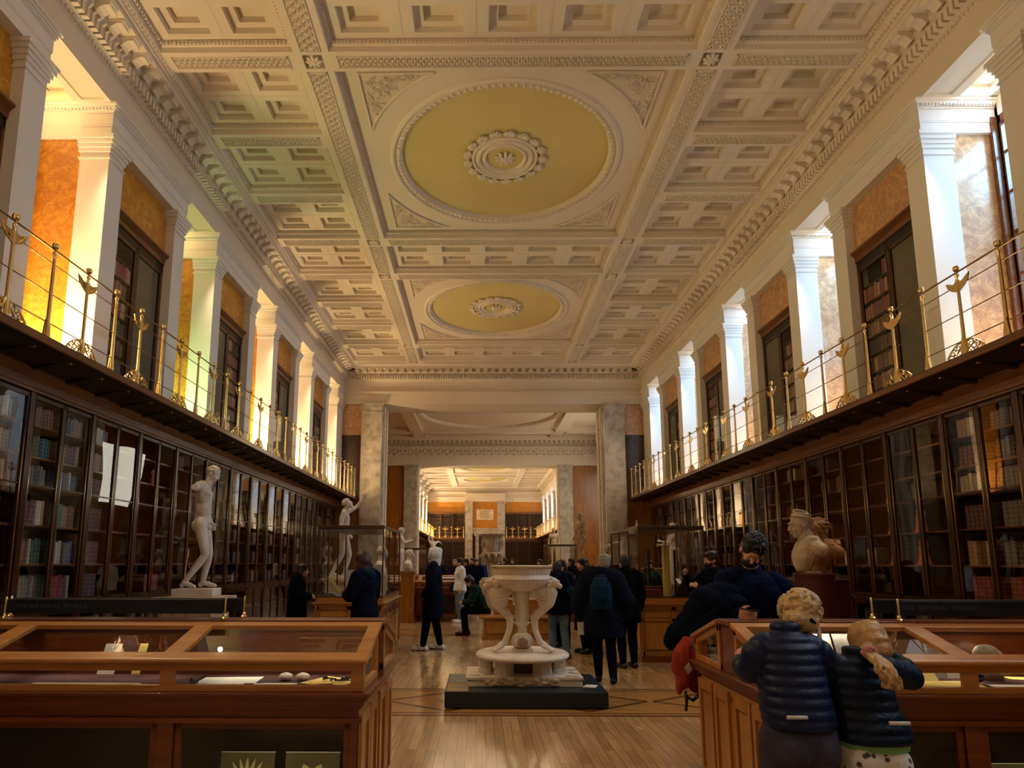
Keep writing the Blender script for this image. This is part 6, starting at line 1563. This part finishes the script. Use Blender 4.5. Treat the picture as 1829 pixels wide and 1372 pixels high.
# taller child, bun, turned slightly right
def jm(k, **o): return joints(k, **{n: (v if n in ('hf','hu','tf') else tuple(q/k for q in v)) for n, v in o.items()})
k = .86
J1 = jm(k, head=(.125,.13,1.325), neck=(.015,.04,1.235), chest=(.0,.03,1.10), waist=(.0,.0,.95), pelvis=(0,-.04,.80), sl=(-.10,.02,1.19), sr=(.10,.02,1.19), el=(-.165,.07,1.055), er=(.265,.09,1.03), wl=(-.13,.27,1.10), wr=(.19,.29,1.10),
            hl=(-.072,-.04,.79), hr=(.072,-.04,.79), kl=(-.09,.0,.42), kr=(.09,.0,.42), al=(-.09,-.03,.08), ar=(.09,-.03,.08), tl=(-.10,.12,.03), tr=(.10,.12,.03), hf=(.25,1,-.45), hu=(.25,.35,1))
def bun(m, J):
    k = J['k']; F = frame(J['hf'], J['hu']); P = lambda x, y, z: J['head']+F @ Vector((x*k, y*k, z*k)); rr = random.Random(4)
    ellm(m, P(0,-.025,.045), (.108*k,.122*k,.108*k), F); ellm(m, P(0,-.055,-.03), (.098*k,.09*k,.08*k), F)
    for i in range(150):
        a = rr.uniform(0,2*PI); z = rr.uniform(-.55,1); w = math.sqrt(1-z*z); x, y = w*math.cos(a), w*math.sin(a)
        if y > .5 and z < .35: continue
        nrm = F@Vector((x, y, z)); t1 = nrm.orthogonal().normalized(); t2 = nrm.cross(t1); ph = rr.uniform(0,6); R0 = rr.uniform(.012,.022); c = P(.106*x, -.025+.12*y, .045+.106*z)
        m.tube([c+(t1*math.cos(ph+q*.8)+t2*math.sin(ph+q*.8))*R0*(1-.08*q)+nrm*(.004+.0012*q) for q in range(6)], [.007,.0085,.0085,.008,.007,.005], 5)
    m.ell(P(-.035,-.13,-.055), (.042*k,.034*k,.038*k))
    for i in range(26): a = rr.uniform(0,6.28); q = rr.uniform(.2,1); p = P(-.035+.045*q*math.cos(a), -.155+.02*q, -.055+.042*q*math.sin(a)); m.ell(p, (.014*k,.014*k,.012*k), n=7, m=5)
    for i in range(6): p = P(.10,.02-.01*i,-.02-.02*i); m.cap(p, .012*k, p+Vector((.012,0,-.035)), .008*k, 6)
C1 = child((1.01, 3.13, 0), 'fair curly-haired child in a navy quilted jacket, hair in a small bun', k, J1,
  [((.0,-.055,.845),.150,.125),((.0,-.045,.89),.160,.132),((.0,-.02,1.0),.152,.125),((.0,.01,1.12),.150,.118),((.0,.02,1.20),.146,.10),((.0,.025,1.245),.105,.078),((.005,.035,1.27),.066,.060),((.01,.04,1.315),.062,.056)],
  [[((-.10,.02,1.20),.066),((-.145,.02,1.165),.068),((-.165,.06,1.075),.060),((-.15,.15,1.06),.053),((-.14,.235,1.09),.044)], [((.10,.02,1.20),.066),((.16,.03,1.16),.068),((.255,.08,1.05),.062),((.235,.17,1.06),.053),((.20,.25,1.09),.043)]],
  QUILT, GREYT, bun, BLOND, (-.068,-.182,.915))
m = MB(); F = frame(J1['hf'], J1['hu']); q = J1['head']+F@Vector((.045,-.125,-.06))*k
m.cap(q+Vector((-.002,.006,.006)), .013, q+Vector((.016,.014,-.006)), .010); m.build('hair_tie', NAVY, parent=C1, smooth=True)
# smaller child, curled ponytail with a pink tie, right hand at her face
k = .745
J2 = jm(k, head=(.135,.13,1.185), neck=(.03,.04,1.105), chest=(.0,.02,1.0), waist=(.0,.0,.87), pelvis=(0,-.03,.74), sl=(-.09,.02,1.11), sr=(.09,.02,1.11), el=(-.15,.08,.97), er=(.29,.07,1.04), wl=(-.10,.25,1.05), wr=(.235,.14,1.145),
            hl=(-.07,-.03,.73), hr=(.07,-.03,.73), kl=(-.08,.0,.38), kr=(.08,.0,.38), al=(-.08,-.03,.08), ar=(.08,-.03,.08), tl=(-.09,.11,.03), tr=(.09,.11,.03), hf=(-.02,1,-.5), hu=(0,.4,1))
def pony(m, J):
    k = J['k']; F = frame(J['hf'], J['hu']); P = lambda x, y, z: J['head']+F @ Vector((x*k, y*k, z*k)); rr = random.Random(6)
    ellm(m, P(0,-.025,.045), (.120*k,.132*k,.124*k), F); ellm(m, P(0,-.050,-.04), (.112*k,.10*k,.092*k), F)
    for i in range(110):
        a = -PI/2+rr.uniform(-1.9,1.9); z0 = rr.uniform(.3,.98); p0 = P(.10*math.cos(a)*.8, -.025+.115*math.sin(a)*.8, .05+.10*z0); p1 = P(.108*math.cos(a), -.03+.12*math.sin(a), -.0); p2 = P(.05*math.cos(a)-.07, -.115, -.06); m.tube([p0,p1,p2], [.010*k,.015*k,.011*k], 6)
    path = [Vector(v) for v in ((.035,-.005,1.18),(.036,-.075,1.165),(.040,-.135,1.13),(.048,-.152,1.095),(.058,-.155,1.06),(.064,-.150,1.035))]
    m.cap(P(-.05,-.08,-.03), .05*k, path[0], .024)
    for i in range(26):
        ph = rr.uniform(0,6); a = i*.83; R0 = rr.uniform(.008,.032); pts = []
        for q in range(21):
            u = q/20*5; j = min(int(u), 4); c = path[j].lerp(path[j+1], u-j); sp = .5+.9*math.sin(min(1,u/3)*PI/2)
            pts.append(c+Vector((R0*sp*math.cos(a)+.012*math.sin(u*3.0+ph), R0*.7*sp*math.sin(a)-.004+.005*math.cos(u*2.6+ph), 0)))
        m.tube(pts, [.0095-.0002*q for q in range(21)], 6)
C2 = child((1.335, 3.13, 0), 'smaller fair child with a curly ponytail and raised right hand', k, J2,
  [((.01,-.05,.785),.165,.128),((.01,-.04,.83),.168,.132),((.0,-.01,.93),.148,.120),((.0,.01,1.03),.142,.112),((.0,.02,1.10),.138,.094),((.01,.025,1.14),.10,.074),((.02,.035,1.16),.064,.058),((.025,.04,1.195),.058,.052)],
  [[((-.09,.02,1.11),.060),((-.125,.03,1.08),.060),((-.155,.07,.99),.055),((-.135,.16,1.0),.048),((-.11,.22,1.03),.040)], [((.09,.02,1.11),.060),((.16,.025,1.09),.062),((.285,.06,1.045),.058),((.275,.09,1.09),.050),((.25,.125,1.125),.040)]],
  QUILT2, FLORAL, pony, BLOND2, (.06,-.182,.892), hem=[((.01,-.04,.755),.158,.125),((.01,-.04,.80),.164,.130)])
m = MB(); F = frame(J2['hf'], J2['hu']); q = Vector((.036,-.035,1.178))
for i in range(12): a = i*.52; m.ell(q+Vector((.026*math.cos(a),-.012,.024*math.sin(a))), (.012,.012,.012), n=7, m=5)
m.build('pink_hair_tie', mat('pink_scrunchie', (.62,.22,.22), .8), parent=C2, smooth=True)

# --- man in a navy sweater behind the right case, looking down at a phone
def man_extra(e, J, F):
    k = J['k']; P = lambda x, y, z: J['head']+F @ Vector((x*k, y*k, z*k)); m = MB(); rr = random.Random(8)
    for i in range(120):
        a = rr.uniform(0, 2*PI); z = rr.uniform(.15,1); w = math.sqrt(1-z*z); p = P(.088*w*math.cos(a), -.022+.108*w*math.sin(a), .045+.098*z); d = F@Vector((rr.uniform(-.5,.5), rr.uniform(.2,1), rr.uniform(-.2,.5))); m.cap(p, .010*k, p+d.normalized()*.03*k, .004*k, 5)
    m.build('hair_locks', HAIR_K, parent=e, smooth=True)
MAN = person((1.76, 5.30, 0), PI-.12, 'man in a navy sweater and black face mask, head bowed over a phone', 1.05, top=NAVY_J, bottom=NAVY, hair=HAIR_K, vox=.010, g=.022, mask=True, extra=man_extra,
   pose=dict(head=(.03,.20,1.605), neck=(.02,.12,1.455), chest=(.0,.09,1.27), waist=(0,.05,1.08), pelvis=(0,-.04,.95), sl=(-.20,.10,1.34), sr=(.215,.10,1.39), el=(-.235,.12,1.05), er=(.31,.22,1.17), wl=(-.24,.27,.98), wr=(.21,.38,1.16),
             hf=(.25,1,-.75), hu=(-.30,.8,1), hl=(-.1,-.04,.93), hr=(.1,-.04,.93)))
PHONE = MB(); PHONE.box(-.036,-.075,0,.036,.075,.008); o = PHONE.build('mobile_phone', BLACK, bevel=.002); o.location = (1.53, 4.80, 1.245); o.rotation_euler = (.15,.2,1.2); tag(o, 'dark phone held over the right desk case by the man in the navy sweater', 'phone')
m = MB()     # the coat over his arm
for c, r in (((.30,.02,.42),(.17,.10,.10)),((.18,0,.36),(.15,.11,.12)),((.12,0,.25),(.14,.11,.13)),((.03,.0,.12),(.12,.10,.13)),((-.06,0,.02),(.11,.09,.11)),((-.11,0,-.06),(.085,.08,.10)),((.28,-.03,.28),(.15,.09,.09)),((.37,-.04,.33),(.12,.09,.07))): m.ell(c, r)
for i in range(4): m.cap((.34-.06*i,-.085,.38-.05*i), .022, (.12-.05*i,-.10,.18-.06*i), .026)
m.cap((-.1,0,-.03), .09, (.2,0,.35), .125); m.cap((.05,0,.15), .11, (.3,.02,.40), .11)
o = m.build('folded_coat', cloth('dark_teal_coat', (.0025,.006,.018), .9), remesh=.010, smiter=8); o.location = (1.13, 5.02, 1.045); o.scale = (.95, 1, .78); tag(o, 'dark navy coat draped over the arm of the man in the navy sweater', 'coat')
REDB2 = cloth('red_backpack_cloth', (.42,.055,.035), .75, bump=.4, bscale=14)
def bp(e):
    m = MB(); m.ell((.06,.01,-.13), (.09,.09,.13)); m.cap((.04,.0,-.05), .07, (.12,.02,-.2), .06); m.build('dark_red_side', cloth('dark_red_cloth', (.13,.012,.014)), parent=e, remesh=.01, smiter=2)
    m = MB(); m.tube([(-.05,-.05,-.23),(-.045,-.06,-.30),(-.055,-.06,-.37)], .011, 6); m.tube([(-.04,-.05,-.27),(0,-.06,-.295),(.05,-.05,-.26)], .013, 6); m.tube([(.05,-.04,-.22),(.06,-.05,-.29),(.08,-.05,-.35)], .011, 6); m.tube([(.02,-.075,.12),(.05,-.09,.0),(.09,-.09,-.12)], .014, 6); m.build('black_straps', BLACK, parent=e, smooth=True)
    m = MB(); a = .042; m.prism([(-.0,-a),(.030,0),(.0,a),(-.030,0)], 'y', -.003, .003); o = m.build('diamond_patch', mat('pale_patch', (.55,.52,.42), .7), parent=e); o.location = (-.035,-.100,-.06); o.rotation_euler = (0,.15,.1)
bag('red_backpack', REDB2, (1.10, 4.92, .885), 'red backpack with black straps hanging beside the right desk case', [((.0,0,.10),(.06,.05,.07)),((-.02,0,.03),(.085,.07,.10)),((-.03,0,-.06),(.105,.08,.10)),((-.045,0,-.14),(.06,.06,.09)),((-.09,-.02,-.02),(.04,.05,.10)),((-.02,-.06,.02),(.02,.02,.12)),((.03,-.055,.03),(.018,.02,.12)),((-.06,-.055,-.02),(.018,.02,.11)),((-.085,-.02,-.20),(.028,.03,.07))], cat='backpack', parts=bp)

# --- visitors
person((-2.16, 9.35, 0), 1.0, 'woman with chin-length dark red hair and navy coat at the left glass case', .975, top=cloth('navy_coat', (.003,.005,.02)), bottom=BLACKF, hair=HAIR_R, hs='long', hl=.15, hg=.034, coat=.60, g=.045, vox=.013,
   pose=dict(head=(0,.08,1.65), neck=(0,.02,1.49), wl=(-.12,.28,1.15), el=(-.26,.06,1.14), er=(.26,.05,1.14), wr=(.12,.28,1.15), hf=(.15,1,-.25)), hood=('down', TEALC), mask=True)
person((-3.72, 11.3, 0), -1.3, 'dark-coated visitor with a hood seen left of the left glass case', .90, top=BLACKF, bottom=BLACKF, hair=HAIR_D, hs='long', hl=.12, coat=.55, g=.05, pose=dict(head=(0,.10,1.60), wl=(-.1,.25,1.1), wr=(.1,.25,1.1)))
def nike(e, J, F):
    m = MB()
    for a in 'lr':
        q, t = J['a'+a], J['t'+a]; d = (t-q); d.z = 0; d.normalize(); m.box(q.x-.045, q.y-.06, 0, q.x+.045, q.y+.19, .02)
    m.build('dark_soles', mat('dark_sole', (.03,.01,.012), .6), parent=e, bevel=.01)
    m = MB()
    for a, sx in (('l',-1),('r',1)):
        q = J['a'+a]; x = q.x+.056; m.add([(x+.004,q.y+.00,.058),(x+.004,q.y+.04,.04),(x-.004,q.y+.13,.075),(x+.004,q.y+.05,.054)], [(0,1,2,3)])
        x = q.x-.056; m.add([(x-.004,q.y+.00,.058),(x-.004,q.y+.04,.04),(x+.004,q.y+.13,.075),(x-.004,q.y+.05,.054)], [(0,1,2,3)])
    m.build('dark_swoosh', BLACK, parent=e, recalc=False)
    m = MB(); m.cap((0,.125,1.40), .03, (0,.135,.86), .02); m.build('white_hoodie_front', WHITEF, parent=e, smooth=True)
person((-1.34, 11.9, 0), PI/2-.12, 'tall person with a raised white hood, long dark coat and white trainers', 1.055, top=cloth('black_navy_coat', (.004,.006,.018)), bottom=BLACKF, shoe=SHOE_W, hs='none', coat=.55, g=.035, vox=.013, hood=('up', WHITEF),
   pose=dict(kl=(-.10,.10,.5), al=(-.11,.16,.09), tl=(-.12,.34,.035), ar=(.10,-.10,.09), tr=(.11,.07,.035), kr=(.1,-.02,.5), el=(-.25,-.02,1.14), wl=(-.2,.14,.94), wr=(.18,.14,.94)), extra=nike, skin=mat('dark_skin', (.09,.04,.025), .5))
def handbag(e, J, F):
    m = MB(); m.ell((.30,.05,.93), (.09,.17,.15)); m.build('shoulder_bag', cloth('navy_bag', (.01,.03,.09), .5), parent=e, remesh=.014, smiter=1)
person((-1.02, 17.2, 0), 1.9, 'person in a white puffy top and jeans with a navy shoulder bag', .97, top=WHITEF, bottom=JEANS_L, shoe=SHOE_W, hair=HAIR_D, g=.03, coat=.86, extra=handbag)
person((-.42, 14.35, 0), PI/2+.1, 'seated visitor in dark green looking down on the bench end', .98, top=GREENC, bottom=BLACKF, shoe=cloth('dark_red_shoe', (.06,.012,.01)), hair=HAIR_D, g=.03,
   pose=dict(pelvis=(0,0,.56), waist=(0,.06,.74), chest=(0,.15,.92), neck=(0,.22,1.08), head=(0,.31,1.19), sl=(-.18,.2,1.03), sr=(.18,.2,1.03), el=(-.22,.26,.76), er=(.22,.26,.76), wl=(-.1,.45,.72), wr=(.1,.45,.72), hl=(-.09,.02,.56), hr=(.09,.02,.56), kl=(-.10,.45,.55), kr=(.10,.43,.55), al=(-.1,.42,.09), ar=(.1,.36,.09), tl=(-.11,.60,.035), tr=(.11,.54,.035), hf=(0,1,-.8), hu=(0,.6,1)))
def backpack(e, J, F):
    m = MB(); m.loft([((0,-.26,.98),.13,.07),((0,-.27,1.12),.15,.085),((0,-.26,1.28),.14,.075),((0,-.22,1.40),.09,.05)], 18); m.build('backpack', TEALC, parent=e, remesh=.014, smiter=2)
    m = MB(); m.cap((.10,-.26,1.36), .012, (.02,-.36,1.05), .012); m.cap((-.10,-.24,1.36), .012, (-.14,-.14,1.1), .012); m.build('backpack_strap', NAVY, parent=e)
person((1.21, 8.85, 0), -.25, 'broad grey-haired visitor in a long dark parka with a blue backpack', .955, top=cloth('dark_parka', (.005,.009,.026)), bottom=NAVY, shoe=cloth('navy_trainer', (.02,.03,.06)), hair=HAIR_G, coat=.62, g=.085, vox=.014, hood=('down', cloth('parka_hood', (.008,.02,.045))), extra=backpack,
   pose=dict(head=(.04,.03,1.66), el=(-.33,-.0,1.12), wl=(-.30,.06,.90), er=(.33,.0,1.12), wr=(.30,.1,.95), kl=(-.09,.06,.5), al=(-.08,.02,.09), ar=(.13,-.12,.09), tr=(.14,.05,.035), tl=(-.09,.19,.035)))
sheet(.91, 8.86, .70, .10, .17, .2, PAPER, 'folded white leaflet in the hand of the visitor in the parka', tilt=1.35)
def bagstrap(e, J, F):
    m = MB(); m.ell((.23,-.14,1.12), (.06,.05,.09)); m.cap((.13,-.10,1.42), .012, (.22,-.14,1.18), .010); m.build('shoulder_bag', TEALC, parent=e, smooth=True)
person((.86, 11.0, 0), -.2, 'visitor in a short navy coat and blue jeans bending behind the basin', .93, top=NAVY, bottom=JEANS, hair=HAIR_D, g=.055, coat=.80, extra=bagstrap, pose=dict(head=(-.02,.16,1.60), neck=(0,.08,1.47), wl=(-.12,.3,1.1), wr=(.12,.3,1.1), kl=(-.11,.05,.5), ar=(.16,-.1,.09), tr=(.18,.07,.035)))
person((1.42, 11.55, 0), 1.9, 'woman with long dark hair in a long black coat facing left', .95, top=BLACKF, bottom=BLACKF, hair=HAIR_D, hs='long', hl=.28, coat=.42, g=.05, pose=dict(wl=(-.1,.26,1.1), wr=(.1,.26,1.1), head=(0,.05,1.63)))
person((1.10, 12.3, 0), 2.5, 'dark-haired visitor whose face shows between two black coats', .93, top=BROWNC, bottom=BLACKF, hair=HAIR_D, hs='long', hl=.2, g=.03)
person((1.80, 10.0, 0), .3, 'short dark figure half hidden behind the visitor in the parka', .97, top=BLACKF, bottom=BLACKF, hair=HAIR_K, g=.05, coat=.7)
def raised(e, J, F):
    pass
person((3.02, 9.6, 0), PI/2+.25, 'dark-haired man in a black mask holding up a phone behind the right case', 1.0, top=NAVY, bottom=BLACKF, hair=HAIR_D, mask=True, vox=.012, pose=dict(hf=(.05,1,-.15), er=(.30,.18,1.22), wr=(.16,.36,1.42), el=(-.28,.10,1.15), wl=(-.1,.32,1.25)))
m = MB(); m.box(-.036,-.004,0,.036,.004,.15); o = m.build('mobile_phone', BLACK, bevel=.002); o.location = (2.50,9.55,1.46); o.rotation_euler = (0,0,1.4); tag(o, 'phone held up by the masked man behind the right glass case', 'phone')
person((3.1, 13.5, 0), PI, 'dark-haired person seen through the right glass case', .93, top=GREENC, bottom=BLACKF, hair=HAIR_D, hs='long', hl=.15, mask=True)
# --- distant crowd between the bench and the far door
CR = [(-.9,20.5,.97,NAVY,2.0,'dark coated visitor behind the white puffy top'),(-1.9,23.0,1.0,BLACKF,1.2,'dark clothed visitor in the left of the far crowd'),(-1.35,22.0,.96,PURPLE,3.0,'visitor in a violet top in the far crowd'),
      (-.75,24.5,1.0,BROWNC,2.6,'brown jacketed visitor left of the bright blue coat'),(-.62,22.3,.97,NAVY,3.3,'long-haired visitor in dark clothes facing the viewer, far crowd'),(-.35,26.0,.98,BLUEC,.4,'visitor in a bright blue jacket in the far crowd'),
      (-.05,28.0,.99,BLUEC,2.9,'second, smaller bright blue figure in the far crowd'),(.25,24.2,.96,BLACKF,3.1,'masked dark-haired visitor just above the basin rim'),(.62,27.5,1.0,GREENC,1.8,'dark visitor right of the tall marble vase'),
      (1.8,24.0,.97,NAVY,2.2,'navy clothed visitor right of the basin rim, far back'),(2.35,19.5,.98,BLACKF,1.0,'dark visitor by the distant right desk case'),(-2.6,28.0,.98,NAVY,.6,'small dark visitor by the middle room, far left'),(1.05,30.0,1.0,BROWNC,2.8,'tiny visitor in brown near the far opening'),(-1.2,31.0,.99,WHITEF,1.5,'tiny visitor in white near the far opening'),(-.3,34.5,1.0,BLACKF,3.0,'tiny dark visitor in the far opening'),(2.9,21.5,.95,PURPLE,2.4,'visitor in violet below the curly-haired bust')]
protoP = None
for i, (x, y, k, c, rz, lab) in enumerate(CR):
    person((x, y, 0), rz, lab, k, top=c, bottom=JEANS if i % 3 == 1 else BLACKF, hair=(HAIR_D, HAIR_K, HAIR_G)[i % 3] if i % 4 else HAIR_D, hs='long' if i % 2 else 'short', hl=.14, vox=.026, g=.035, coat=.8 if i % 3 == 0 else None, mask=(i == 7), pose=dict(head=(0,.05,1.63), wl=(-.15,.2,1.0), wr=(.2,.1,.95)))
